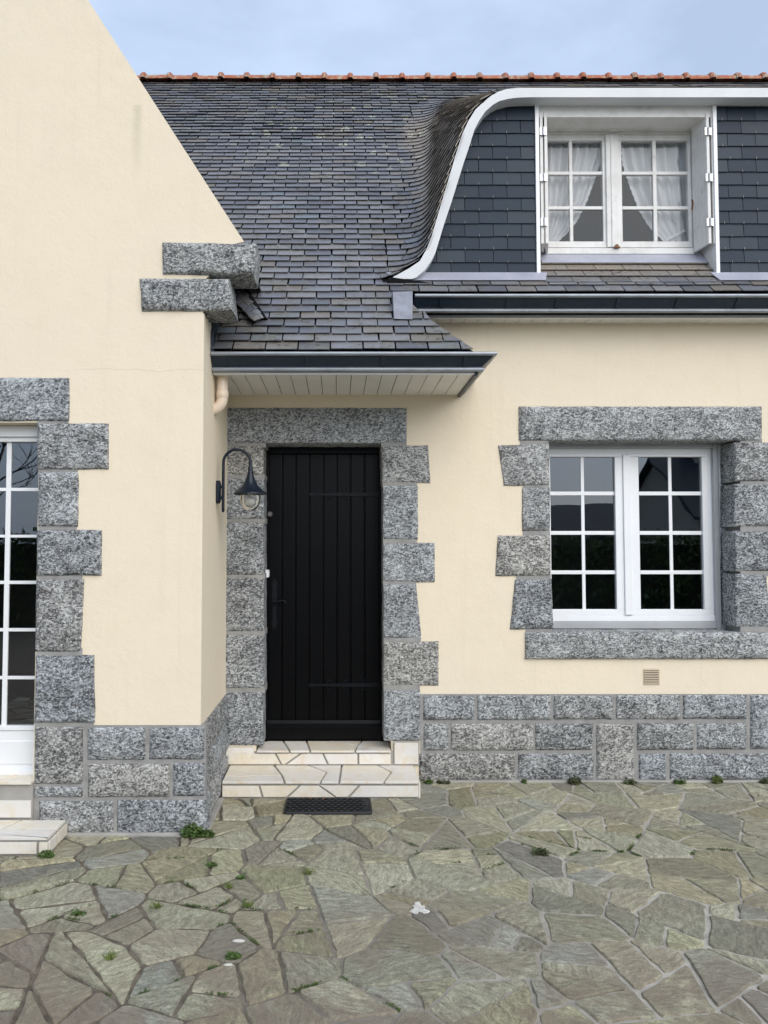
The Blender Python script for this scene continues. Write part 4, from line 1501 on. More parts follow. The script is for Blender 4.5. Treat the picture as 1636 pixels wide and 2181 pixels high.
# ---------------------------------------------------------------- front door
DD = 5.875
yr = 1200
def dbox(mb, x0, y0, x1, y1, D, depth):
    mb.box(XA(x0, D, yr), XA(x1, D, yr), D, D + depth, ZA(y1, D), ZA(y0, D))
mb = MB()
dbox(mb, 556, 940, 572, 1580, DD - 0.002, 0.08)
dbox(mb, 808, 940, 824, 1580, DD - 0.002, 0.08)
dbox(mb, 572, 940, 808, 966, DD - 0.002, 0.08)
dbox(mb, 572, 966, 808, 1576, DD + 0.034, 0.03)
door = obj('door', mb.mesh('door'), DOOR, house, 0.003)
edges = [571, 601, 630, 659, 689, 718, 747, 777, 809]
for a, b in zip(edges, edges[1:]):
    mb = MB()
    dbox(mb, a + 0.9, 967, b - 0.9, 1536, DD + 0.012, 0.03)
    obj('plank', mb.mesh('plank'), DOOR, door, 0.005)
mb = MB()
z0, z1 = ZA(1574, DD), ZA(1533, DD)
xa2, xb2 = XA(571, DD, yr), XA(809, DD, yr)
prof = [(0.012, 0.0), (-0.006, 0.0), (-0.010, 0.085), (-0.030, 0.088), (-0.032, 0.098), (-0.012, 0.118), (-0.006, 0.142), (0.012, 0.145)]
n0 = len(mb.v)
for x in (xa2, xb2):
    for dy, dz in prof: mb.v.append((x, DD + dy, z0 + dz))
m_ = len(prof)
for k in range(m_ - 1): mb.f.append((k + 1, k, m_ + k, m_ + k + 1))
mb.f.append(tuple(range(m_))); mb.f.append(tuple(range(2 * m_ - 1, m_ - 1, -1)))
obj('weather_board', mb.mesh('weather_board'), DOOR, door)
def strap_hinge(py):
    mb = MB()
    D = DD + 0.004
    z = ZA(py, D)
    xs_ = [XA(p, D, yr) for p in (655, 664, 672, 676, 720, 770, 808)]
    x0, xt = xs_[0], xs_[-1]
    hw = [0.001, 0.016, 0.006, 0.008, 0.012, 0.014, 0.017]
    up = [(x, z + h) for x, h in zip(xs_, hw)]
    dn_ = [(x, z - h) for x, h in zip(xs_, hw)]
    mb.prism_y(dn_ + up[::-1], D, D + 0.008)
    for p, r in ((697, 0.019), (732, 0.024), (771, 0.022)):
        for sg in (1, -1):
            c = Vector((XA(p, D, yr), D + 0.003, z + sg * 0.012))
            path = [c + Vector((0.018 - 0.018 * math.cos(a), 0, sg * (0.004 + r * math.sin(a)))) for a in [k * math.pi * 0.8 / 6 for k in range(7)]]
            mb.tube(path, [0.006, 0.006, 0.005, 0.005, 0.005, 0.006, 0.007], 6)
    for p in (736, 786, 801):
        cxx = XA(p, D, yr)
        mb.box(cxx - 0.011, cxx + 0.011, D - 0.007, D + 0.001, z - 0.011, z + 0.011)
    obj('strap_hinge', mb.mesh('strap_hinge', 40), IRON, door)
strap_hinge(1053)
strap_hinge(1459)
mb = MB()
hz = ZA(1283, DD)
hx = XA(585, DD, yr)
D = DD + 0.006
pl_ = [(-0.012, -0.20), (0.012, -0.20), (0.022, -0.16), (0.014, -0.12), (0.016, 0.02), (0.022, 0.06), (0.014, 0.10), (0.024, 0.14), (0.010, 0.165), (0.0, 0.185), (-0.010, 0.165), (-0.024, 0.14), (-0.014, 0.10), (-0.022, 0.06), (-0.016, 0.02), (-0.014, -0.12), (-0.022, -0.16)]
mb.prism_y([(hx + a, hz + b) for a, b in pl_], D, D + 0.006)
obj('lock_plate', mb.mesh('lock_plate'), IRON, door)
mb = MB()
mb.tube([(hx, D + 0.002, hz), (hx, D - 0.045, hz), (hx + 0.015, D - 0.05, hz + 0.002), (hx + 0.04, D - 0.05, hz + 0.012), (hx + 0.065, D - 0.05, hz + 0.018), (hx + 0.085, D - 0.05, hz + 0.010), (hx + 0.088, D - 0.05, hz - 0.004), (hx + 0.078, D - 0.05, hz - 0.006)],
        [0.009, 0.009, 0.009, 0.007, 0.007, 0.007, 0.006, 0.006], 8)
obj('handle', mb.mesh('handle', 50), IRON, door)
mb = MB()
c = PX(575, 1095, DD - 0.008)
mb.tube([c + Vector((0, 0.02, 0)), c, c + Vector((0, -0.006, 0))], [0.022, 0.022, 0.018], 14)
obj('door_lock', mb.mesh('door_lock', 40), m_plain('tarnished_metal', (0.16, 0.15, 0.15), 0.4, 0.7), door)

# ---------------------------------------------------------------- ground floor window
D = DWN = 5.86
yr2 = 1150
def gbox(mb, x0, y0, x1, y1, D=DWN, depth=0.06):
    mb.box(XA(x0, D, yr2), XA(x1, D, yr2), D, D + depth, ZA(y1, D), ZA(y0, D))
mb = MB()
gbox(mb, 1158, 955, 1523, 969, DWN, 0.06)
gbox(mb, 1158, 1311, 1523, 1323, DWN - 0.010, 0.07)
gbox(mb, 1158, 969, 1172, 1311, DWN, 0.06)
gbox(mb, 1509, 969, 1523, 1311, DWN, 0.06)
gbox(mb, 1534, 945, 1548, 1345, DWN - 0.01, 0.07)
win = obj('window', mb.mesh('window'), PVC, house, 0.003)
mb = MB()
gbox(mb, 1158, 940, 1523, 954, DWN - 0.045, 0.10)
gbox(mb, 1523.5, 940, 1533.5, 1345, DWN - 0.04, 0.09)
gbox(mb, 1158, 1324, 1523, 1339, DWN - 0.03, 0.09)
obj('shutter_rail', mb.mesh('shutter_rail'), ALU, win, 0.003)
for s0, s1, g0, g1, m0, m1 in ((1170, 1336, 1174, 1312, 1239, 1246), (1340, 1511, 1363, 1498, 1426, 1433)):
    mb = MB()
    gbox(mb, s0, 966, s1, 973, DWN - 0.008, 0.05)
    gbox(mb, s0, 1298, s1, 1311, DWN - 0.008, 0.05)
    gbox(mb, s0, 973, g0, 1298, DWN - 0.008, 0.05)
    gbox(mb, g1, 973, s1, 1298, DWN - 0.008, 0.05)
    obj('sash', mb.mesh('sash'), PVC, win, 0.004)
    mb = MB(); gbox(mb, m0, 973, m1, 1298, DWN + 0.012, 0.012); obj('glazing_bar', mb.mesh('glazing_bar'), PVC, win, 0.002)
    ys = [(973, 1047), (1055, 1131), (1139, 1215), (1223, 1298)]
    for (ya, yb), (yc, yd) in zip(ys, ys[1:]):
        mb = MB(); gbox(mb, g0, yb, g1, yc, DWN + 0.0105, 0.012); obj('glazing_bar', mb.mesh('glazing_bar'), PVC, win, 0.002)
    for xa2, xb2 in ((g0, m0), (m1, g1)):
        for ya, yb in ys:
            mb = MB()
            Dq = DWN + 0.018
            mb.quad((XA(xa2, Dq, yr2), Dq, ZA(yb, Dq)), (XA(xb2, Dq, yr2), Dq, ZA(yb, Dq)), (XA(xb2, Dq, yr2), Dq, ZA(ya, Dq)), (XA(xa2, Dq, yr2), Dq, ZA(ya, Dq)))
            obj('pane', mb.mesh('pane'), GLASS, win)
mb = MB(); gbox(mb, 1330, 968, 1346, 1310, DWN - 0.022, 0.02)
obj('meeting_stile', mb.mesh('meeting_stile'), PVC, win, 0.004)

# ---------------------------------------------------------------- glazed door of the wing
DGW = 4.75
yr3 = 1200
def fbox(mb, x0, x1, y0, y1, D=DGW, depth=0.06):
    mb.box(x0, x1, D, D + depth, ZA(y1, D), ZA(y0, D))
xr = XA(98, DGW, yr3); xl = fx0 + 0.02
bar = 0.030
pw = XA(80, DGW, yr3) - XA(18, DGW, yr3)
mb = MB()
fbox(mb, xl, xr, 906, 930, DGW - 0.03, 0.12)
fbox(mb, xl, xr, 930, 941, DGW - 0.01, 0.08)
fbox(mb, xl, xr, 1640, 1658, DGW - 0.02, 0.10)
fbox(mb, xr - 0.05, xr, 941, 1640, DGW - 0.004, 0.07)
fbox(mb, xl, xl + 0.05, 941, 1640, DGW - 0.004, 0.07)
fd = obj('glazed_door', mb.mesh('glazed_door'), PVC, house, 0.004)
mb = MB()
fbox(mb, xl + 0.05, xr - 0.05, 1546, 1556, DGW - 0.004, 0.05)
fbox(mb, xl + 0.05, xr - 0.05, 1556, 1640, DGW + 0.006, 0.04)
fbox(mb, xl + 0.05, xr - 0.05, 1578, 1628, DGW - 0.001, 0.04)
obj('panel', mb.mesh('panel'), PVC, fd, 0.004)
yrows = [(941, 1039), (1046, 1139), (1145, 1237), (1244, 1338), (1345, 1440), (1447, 1546)]
xc = XA(13, DGW, yr3)
pwid = xr - 0.05 - xc
xs_ = [xr - 0.05, xc]
while xs_[-1] - pwid > xl + 0.12:
    xs_.append(xs_[-1] - pwid)
xs_ = (xs_ + [xl + 0.05])[::-1]
for x in xs_[1:-1]:
    mb = MB(); mb.box(x - 0.015, x + 0.015, DGW + 0.012, DGW + 0.03, ZA(1546, DGW), ZA(941, DGW)); obj('glazing_bar', mb.mesh('glazing_bar'), PVC, fd, 0.002)
for (ya, yb), (yc, yd) in zip(yrows, yrows[1:]):
    mb = MB(); fbox(mb, xl + 0.05, xr - 0.05, yb, yc, DGW + 0.0135, 0.015); obj('glazing_bar', mb.mesh('glazing_bar'), PVC, fd, 0.002)
for xa2, xb2 in zip(xs_, xs_[1:]):
    for ya, yb in yrows:
        mb = MB(); Dq = DGW + 0.022
        mb.quad((xa2, Dq, ZA(yb, Dq)), (xb2, Dq, ZA(yb, Dq)), (xb2, Dq, ZA(ya, Dq)), (xa2, Dq, ZA(ya, Dq)))
        obj('pane', mb.mesh('pane'), GLASS, fd)

# ---------------------------------------------------------------- vent in the front wall
mb = MB()
x0, x1 = XA(1364, DW), XA(1398, DW); z0, z1 = ZA(1458, DW), ZA(1424, DW)
VENT = m_plain('beige_plastic', (0.62, 0.52, 0.38), 0.5)
mb.box(x0, x1, DW - 0.004, DW + 0.02, z0, z0 + 0.004); mb.box(x0, x1, DW - 0.004, DW + 0.02, z1 - 0.004, z1)
mb.box(x0, x0 + 0.005, DW - 0.004, DW + 0.02, z0 + 0.004, z1 - 0.004); mb.box(x1 - 0.005, x1, DW - 0.004, DW + 0.02, z0 + 0.004, z1 - 0.004)
vent = obj('vent_grille', mb.mesh('vent_grille'), VENT, house)
mb = MB(); mb.box(x0 + 0.004, x1 - 0.004, DW - 0.0015, DW + 0.001, z0 + 0.003, z1 - 0.003)
obj('vent_opening', mb.mesh('vent_opening'), DECK, vent)
for k in range(9):
    mb = MB()
    z = z0 + 0.008 + (z1 - z0 - 0.016) * k / 8
    mb.hexa([(x0 + 0.004, DW - 0.010, z - 0.004), (x1 - 0.004, DW - 0.010, z - 0.004), (x1 - 0.004, DW - 0.002, z + 0.000), (x0 + 0.004, DW - 0.002, z + 0.000),
             (x0 + 0.004, DW - 0.010, z - 0.002), (x1 - 0.004, DW - 0.010, z - 0.002), (x1 - 0.004, DW - 0.002, z + 0.003), (x0 + 0.004, DW - 0.002, z + 0.003)])
    obj('slat', mb.mesh('slat'), VENT, vent)

# ================================================================== steps clad in broken marble
def tile_face(parent, o, u, v, n, polys, thick=0.012):
    """polys in (u, v) metres on a face with origin o; n outwards."""
    for p in polys:
        q = inset([tuple(a) for a in p], 0.0070)
        if len(q) < 3: continue
        mb = MB()
        top = [o + u * a + v * b + n * thick for a, b in q]
        bot = [o + u * a + v * b for a, b in q]
        N = len(q)
        mb.v = [tuple(x) for x in top + bot]
        mb.f = [tuple(range(N))] + [(i, N + i, N + (i + 1) % N, (i + 1) % N) for i in range(N)]
        mb.f = [f for f in mb.f]
        obj('tile', mb.mesh('tile'), MARBLE, parent, 0.0015)
def strips(w, h, cuts, horiz=None):
    """cuts: list of (x at bottom, x at top); makes the pieces between them."""
    ps = []
    prev = (0, 0)
    for c in list(cuts) + [(w, w)]:
        ps.append([(prev[0], 0), (c[0], 0), (c[1], h), (prev[1], h)])
        prev = c
    return ps
ux, uy, uz_ = Vector((1, 0, 0)), Vector((0, 1, 0)), Vector((0, 0, 1))
steps = thing('front_steps', 'two pale marble clad steps below the black front door', 'steps', (-0.1, 5.3, 0))
SF, Z1s, Z2s = 5.265, 0.112, 0.222
sx0, sx1 = XS + 0.03, XA(893, SF, 1660)
mb = MB()
mb.box(sx0 + 0.002, sx1 - 0.002, SF + 0.002, DW + 0.05, -0.02, Z1s - 0.012)
st1 = obj('lower_step', mb.mesh('lower_step'), TILEGROUT, steps)
w = sx1 - sx0
cc = [(0.21, 0.19), (0.33, 0.40), (0.58, 0.49), (0.64, 0.70)]
tile_face(st1, Vector((sx0, SF, 0.004)), ux, uz_, -uy, strips(w, Z1s - 0.026, [(a * w, b * w) for a, b in cc]))
dp = 5.645 - SF + 0.03
tr = [[(0, 0), (0.32 * w, 0), (0.30 * w, 0.35 * dp), (0, 0.30 * dp)], [(0, 0.30 * dp), (0.30 * w, 0.35 * dp), (0.24 * w, dp), (0, dp)],
      [(0.32 * w, 0), (0.50 * w, 0), (0.53 * w, 0.55 * dp), (0.42 * w, dp), (0.24 * w, dp), (0.30 * w, 0.35 * dp)],
      [(0.50 * w, 0), (0.595 * w, 0), (0.61 * w, dp), (0.42 * w, dp), (0.53 * w, 0.55 * dp)],
      [(0.595 * w, 0), (0.82 * w, 0), (0.87 * w, 0.55 * dp), (0.605 * w, 0.62 * dp)], [(0.605 * w, 0.62 * dp), (0.87 * w, 0.55 * dp), (0.80 * w, dp), (0.61 * w, dp)],
      [(0.82 * w, 0), (w, 0), (w, dp), (0.80 * w, dp), (0.87 * w, 0.55 * dp)]]
tile_face(st1, Vector((sx0, SF - 0.022, Z1s - 0.012)), ux, uy, uz_, tr, 0.014)
mb = MB()
mb.box(sx1 - 0.003, sx1 + 0.008, SF + 0.004, 5.64, 0.0, Z1s - 0.014)
obj('tile', mb.mesh('tile'), MARBLE, st1)
# upper step
R2 = 5.635
mb = MB()
ux0, ux1 = XA(480, R2, 1615), XA(894, R2, 1615)
mb.box(ux0 + 0.002, ux1 - 0.002, R2 + 0.002, DD + 0.02, Z1s, Z2s - 0.012)
mb.box(XA(836, R2), ux1 - 0.002, R2 + 0.002, R2 + 0.03, Z2s - 0.012, Z2s + 0.062)
mb.box(ux0 + 0.002, XA(540, R2), R2 + 0.002, R2 + 0.03, Z2s - 0.012, Z2s + 0.02)
st2 = obj('upper_step', mb.mesh('upper_step'), TILEGROUT, steps)
w2 = XA(834, R2, 1615) - ux0
cc = [(0.34, 0.30), (0.36, 0.46), (0.62, 0.585), (0.80, 0.80)]
tile_face(st2, Vector((ux0, R2, Z1s + 0.006)), ux, uz_, -uy, strips(w2, Z2s - Z1s - 0.022, [(a * w2, b * w2) for a, b in cc]))
tile_face(st2, Vector((XA(838, R2, 1615), R2, Z1s + 0.006)), ux, uz_, -uy, [[(0, 0), (0.185, 0), (0.185, 0.165), (0, 0.165)]])
tile_face(st2, Vector((ux0, R2, Z2s - 0.030)), ux, uz_, -uy, [[(0, 0), (0.215, 0), (0.215, 0.058), (0, 0.058)]])
tx0, tx1 = XA(546, R2, 1595), XA(834, R2, 1595)
w3 = tx1 - tx0
d3 = DD - R2 + 0.05
tr = [[(0, 0), (0.25 * w3, 0), (0.18 * w3, d3), (0, d3)], [(0.25 * w3, 0), (0.40 * w3, 0), (0.36 * w3, d3), (0.18 * w3, d3)],
      [(0.40 * w3, 0), (0.73 * w3, 0), (0.75 * w3, 0.5 * d3), (0.52 * w3, d3), (0.36 * w3, d3)], [(0.75 * w3, 0.5 * d3), (0.79 * w3, d3), (0.52 * w3, d3)],
      [(0.73 * w3, 0), (w3, 0), (w3, d3), (0.79 * w3, d3), (0.75 * w3, 0.5 * d3)]]
tile_face(st2, Vector((tx0, R2 - 0.028, Z2s - 0.012)), ux, uy, uz_, tr, 0.014)

gsteps = thing('garden_steps', 'pale marble clad steps under the glazed white door at the left edge', 'steps', (-2.2, 4.4, 0))
GF, gz1 = 4.305, 0.095
gx1 = XA(106, GF, 1785); gx0 = gx1 - 1.75
mb = MB(); mb.box(gx0, gx1 - 0.012, GF + 0.002, DG - 0.03, -0.02, gz1 - 0.012)
g1_ = obj('lower_step', mb.mesh('lower_step'), TILEGROUT, gsteps)
w = gx1 - gx0
tile_face(g1_, Vector((gx0, GF, 0.003)), ux, uz_, -uy, strips(w, gz1 - 0.020, [(0.3 * w, 0.33 * w), (0.62 * w, 0.60 * w), (0.965 * w, 0.965 * w)]))
dg_ = DG - 0.03 - GF
tr = [[(0, 0), (w, 0), (w, 0.001), (w, 0.50 * dg_), (0.6 * w, 0.48 * dg_), (0, 0.52 * dg_)],
      [(0, 0.52 * dg_), (0.6 * w, 0.48 * dg_), (0.66 * w, 0.49 * dg_), (0.64 * w, dg_), (0, dg_)], [(0.66 * w, 0.49 * dg_), (0.82 * w, 0.49 * dg_), (0.85 * w, dg_), (0.64 * w, dg_)],
      [(0.82 * w, 0.49 * dg_), (w, 0.50 * dg_), (w, dg_), (0.85 * w, dg_)]]
tile_face(g1_, Vector((gx0, GF - 0.015, gz1 - 0.012)), ux, uy, uz_, tr, 0.014)
tile_face(g1_, Vector((gx1 - 0.012, GF, 0.003)), uy, uz_, ux, [[(0, 0), (0.13, 0), (0.13, gz1 - 0.02), (0, gz1 - 0.02)], [(0.13, 0), (dg_, 0), (dg_, gz1 - 0.02), (0.13, gz1 - 0.02)]])
mb = MB(); uxr = XA(74, DG, 1700); mb.box(fx0 + 0.01, uxr - 0.002, DG - 0.026, DGW + 0.03, -0.02, fz0 - 0.012)
g2_ = obj('upper_step', mb.mesh('upper_step'), TILEGROUT, gsteps)
gz2 = ZA(1703, DG - 0.028)
tile_face(g2_, Vector((fx0 + 0.01, DG - 0.028, gz1 + 0.004)), ux, uz_, -uy, strips(uxr - fx0 - 0.01, gz2 - gz1, [(0.35, 0.42), (0.7, 0.68)]))
ww = uxr - fx0 - 0.01; d4 = DGW - DG + 0.08
tile_face(g2_, Vector((fx0 + 0.01, DG - 0.05, fz0 - 0.012)), ux, uy, uz_, [[(0, 0), (ww, 0), (ww, 0.55 * d4), (0.9 * ww, 0.5 * d4), (0.4 * ww, 0.35 * d4), (0, 0.3 * d4)], [(0, 0.3 * d4), (0.4 * ww, 0.35 * d4), (0.9 * ww, 0.5 * d4), (0.8 * ww, d4), (0, d4)], [(0.9 * ww, 0.5 * d4), (ww, 0.55 * d4), (ww, d4), (0.8 * ww, d4)]], 0.014)

# ================================================================== wall lamp
DL = 5.14
lamp = thing('wall_lamp', 'dark blue swan neck wall lamp with clear globe beside the door', 'lamp', PX(458, 1050, DL))
lx = lambda px: XA(px, DL, 1050)
lz = lambda py: ZA(py, DL)
mb = MB()
zc = lz(1048)
for k in range(1):
    pts = []
    for q in range(16):
        a = 2 * math.pi * q / 16
        pts.append((DL + 0.030 * math.cos(a), zc + (0.052 if math.sin(a) > 0 else -0.052) + 0.026 * math.sin(a)))
    n0 = len(mb.v)
    for x, sc in ((XS + 0.001, 1.0), (XS + 0.022, 1.0), (XS + 0.030, 0.8)):
        for y, z in pts: mb.v.append((x, DL + (y - DL) * sc, zc + (z - zc) * sc))
    for r in range(2):
        for q in range(16):
            l = (q + 1) % 16
            mb.f.append((n0 + r * 16 + q, n0 + r * 16 + l, n0 + (r + 1) * 16 + l, n0 + (r + 1) * 16 + q))
    mb.f.append(tuple(n0 + 32 + q for q in range(16)))
obj('back_plate', mb.mesh('back_plate', 35), LAMPM, lamp)
mb = MB()
xa2 = lx(475.5)
for zz in (lz(1037), lz(1060)):
    mb.tube([(XS + 0.025, DL, zz), (xa2, DL, zz)], 0.010, 8)
path = [(xa2, DL, lz(1086)), (xa2, DL, lz(985))]
xb2 = lx(533)
R = (xb2 - xa2) / 2
for k in range(1, 14):
    a = math.pi * k / 14
    path.append((xa2 + R - R * math.cos(a), DL, lz(985) + R * 0.96 * math.sin(a)))
path += [(xb2, DL, lz(985)), (xb2, DL, lz(996))]
mb.tube(path, 0.0098, 10)
mb.tube([(xa2, DL, lz(1084)), (xa2, DL, lz(1091))], [0.012, 0.007], 8)
obj('arm', mb.mesh('arm', 40), LAMPM, lamp)
mb = MB()
pr = []
zt_ = lz(993)
H = zt_ - lz(1053)
for t, r in ((0, 0.0135), (0.06, 0.0165), (0.14, 0.017), (0.15, 0.015), (0.24, 0.0205), (0.25, 0.019), (0.40, 0.027), (0.55, 0.037), (0.68, 0.052), (0.80, 0.073), (0.90, 0.095), (0.96, 0.111), (1.0, 0.112), (1.0, 0.106), (0.95, 0.095), (0.80, 0.066)):
    pr.append((r, -t * H))
mb.lathe((xb2, DL, zt_), pr, 32)
obj('shade', mb.mesh('shade', 40), LAMPM, lamp)
gm = NT('globe_glass')
tr_ = gm.n('BsdfTransparent', {'Color': (0.80, 0.80, 0.79)}); gl_ = gm.n('BsdfGlossy', {'Roughness': 0.05}); df_ = gm.n('BsdfDiffuse', {'Color': (0.6, 0.6, 0.58)})
mx_ = gm.n('MixShader', {0: gm.n('Fresnel', {'IOR': 1.5}).outputs[0], 1: tr_.outputs[0], 2: gl_.outputs[0]})
mx2 = gm.n('MixShader', {0: 0.18, 1: mx_.outputs[0], 2: df_.outputs[0]})
gm.t.links.new(mx2.outputs[0], gm.out.inputs['Surface'])
mb = MB()
zg = lz(1052)
mb.lathe((xb2, DL, zg), [(0.066, 0.0), (0.068, -0.02), (0.067, -0.045), (0.060, -0.075), (0.045, -0.098), (0.022, -0.112), (0.001, -0.116)], 28)
obj('globe', mb.mesh('globe', 60), gm.m, lamp)
mb = MB()
mb.lathe((xb2, DL, zg), [(0.016, 0.01), (0.016, -0.018), (0.030, -0.030), (0.036, -0.045), (0.033, -0.060), (0.020, -0.072), (0.001, -0.076)], 18)
obj('bulb', mb.mesh('bulb', 60), m_plain('white_bulb', (0.8, 0.79, 0.76), 0.4), lamp)

# ================================================================== door bell push
bell = MB()
b0 = PX(565, 1230, DD - 0.09); b1 = PX(572, 1214, DD - 0.09)
bell.box(b0.x - 0.004, b1.x, DD - 0.09, DD - 0.002, b0.z, b1.z)
bell.box(b0.x + 0.004, b1.x + 0.003, DD - 0.075, DD - 0.03, b0.z + 0.012, b1.z - 0.012)
tag(obj('door_bell', bell.mesh('door_bell'), PVC, None, 0.002), 'small white bell push on the left jamb of the black door', 'door bell')

# ================================================================== doormat
mat_l = PX(607, 1716, 5.1).x; mat_r = PX(791, 1716, 5.1).x
MD0, MD1 = 4.935, 5.215
mat = thing('doormat', 'black rubber doormat with scalloped relief lying before the steps', 'doormat', ((mat_l + mat_r) / 2, 5.08, 0))
mb = MB()
rr = 0.02
pts = []
for cx_, cy_, a0 in ((mat_r - rr, MD1 - rr, 0), (mat_l + rr, MD1 - rr, 90), (mat_l + rr, MD0 + rr, 180), (mat_r - rr, MD0 + rr, 270)):
    for k in range(5):
        a = math.radians(a0 + k * 22.5)
        pts.append((cx_ + rr * math.cos(a), cy_ + rr * math.sin(a)))
N = len(pts)
cm = ((mat_l + mat_r) / 2, (MD0 + MD1) / 2)
for z, s in ((0.003, 1.0), (0.016, 1.0), (0.020, 0.985), (0.020, 0.955), (0.014, 0.945)):
    for x, y in pts: mb.v.append((cm[0] + (x - cm[0]) * s, cm[1] + (y - cm[1]) * s, z))
for r in range(4):
    for k in range(N):
        l = (k + 1) % N
        mb.f.append((r * N + k, r * N + l, (r + 1) * N + l, (r + 1) * N + k))
mb.f.append(tuple(4 * N + k for k in range(N)))
obj('base', mb.mesh('base', 40), RUBBER, mat)
mb = MB()
ny = 7
for j in range(ny):
    y = MD0 + 0.028 + j * (MD1 - MD0 - 0.056) / (ny - 1)
    nx = 12
    for i in range(nx):
        x = mat_l + 0.035 + (i + (0.5 if j % 2 else 0)) * (mat_r - mat_l - 0.07) / (nx)
        if x > mat_r - 0.04: continue
        path = [(x - 0.019, y + 0.006, 0.017), (x - 0.01, y - 0.006, 0.0215), (x, y - 0.010, 0.022), (x + 0.01, y - 0.006, 0.0215), (x + 0.019, y + 0.006, 0.017)]
        mb.tube(path, 0.0038, 5)
tag(obj('relief', mb.mesh('relief', 50), RUBBER, mat), kind='stuff')
for k, (px_, py_) in enumerate(((648, 1703), (660, 1700), (690, 1701))):
    p = PX(px_, py_, 5.19)
    mb = MB()
    a = k * 1.9 + 0.4
    c = Vector((p.x, MD1 - 0.03 - 0.01 * k, 0.026))
    u = Vector((math.cos(a), math.sin(a), 0.1)); v = Vector((-math.sin(a), math.cos(a), 0))
    mb.v = [tuple(c - u * 0.022), tuple(c + v * 0.008 + Vector((0, 0, 0.004))), tuple(c + u * 0.022), tuple(c - v * 0.008 + Vector((0, 0, 0.006)))]
    mb.f = [(0, 3, 2, 1)]
    tag(obj('dry_leaf', mb.mesh('dry_leaf'), DRY), ('leftmost', 'middle', 'rightmost')[k] + ' of three shrivelled brown leaves at the back of the doormat', 'leaf', 'dry leaves on the doormat')

# ================================================================== curtains in the dormer window
def curtain(px_out, edge, label):
    """px_out: outer jamb pixel; edge: list of (py, px) of the free edge."""
    D = DWIN + 0.10
    ys_ = [e[0] for e in edge]; xs2 = [e[1] for e in edge]
    root = thing('curtain', label, 'curtain', PX(px_out, 520, D))
    mb = MB()
    nu, nv = 56, 34
    for j in range(nv):
        py = ys_[0] + (ys_[-1] - ys_[0]) * j / (nv - 1)
        xe = np.interp(py, ys_, xs2)
        for i in range(nu):
            u = i / (nu - 1)
            gather = 1 - 0.45 * (j / (nv - 1))
            x = px_out + (xe - px_out) * u
            fold = 0.016 * math.sin(u * 2 * math.pi * 6.3 + 0.7 * math.sin(j * 0.1)) * gather + 0.006 * math.sin(u * 41 + j * 0.06)
            p = PX(x, py, D)
            mb.v.append((p.x + 0.004 * math.sin(u * 30), p.y + fold, p.z))
    for j in range(nv - 1):
        for i in range(nu - 1):
            mb.f.append((j * nu + i, j * nu + i + 1, (j + 1) * nu + i + 1, (j + 1) * nu + i))
    obj('drape', mb.mesh('drape', 80), SHEER, root)
    mb = MB()
    M = 90
    sg = 1 if xs2[0] > px_out else -1
    for k in range(M):
        py = ys_[0] + (ys_[-1] - ys_[0]) * k / (M - 1)
        xe = np.interp(py, ys_, xs2)
        p0 = PX(xe - sg * 2.0, py, D - 0.012); p1 = PX(xe + sg * (3.0 + 2.0 * abs(math.sin(k * math.pi / 5))), py, D - 0.012)
        mb.v += [tuple(p0), tuple(p1)]
    for k in range(M - 1):
        mb.f.append((2 * k, 2 * k + 1, 2 * k + 3, 2 * k + 2))
    obj('lace_edge', mb.mesh('lace_edge'), LACE, root)
    return root
curtain(1160, [(296, 1282), (330, 1280), (380, 1264), (430, 1246), (470, 1226), (495, 1206), (516, 1184)], 'sheer white curtain drawn to the left side of the dormer window')
cr = curtain(1478, [(296, 1326), (350, 1330), (400, 1346), (450, 1366), (480, 1384), (500, 1402), (516, 1420)], 'sheer white curtain tied back to the right side of the dormer window')
mb = MB()
for t in range(12):
    a = t / 11
    p = PX(1480 - 62 * a, 484 + 28 * a ** 1.3, DWIN + 0.075)
    mb.v += [(p.x, p.y, p.z + 0.009), (p.x, p.y, p.z - 0.009)]
for t in range(11): mb.f.append((2 * t, 2 * t + 1, 2 * t + 3, 2 * t + 2))
obj('tie_band', mb.mesh('tie_band'), LACE, cr)

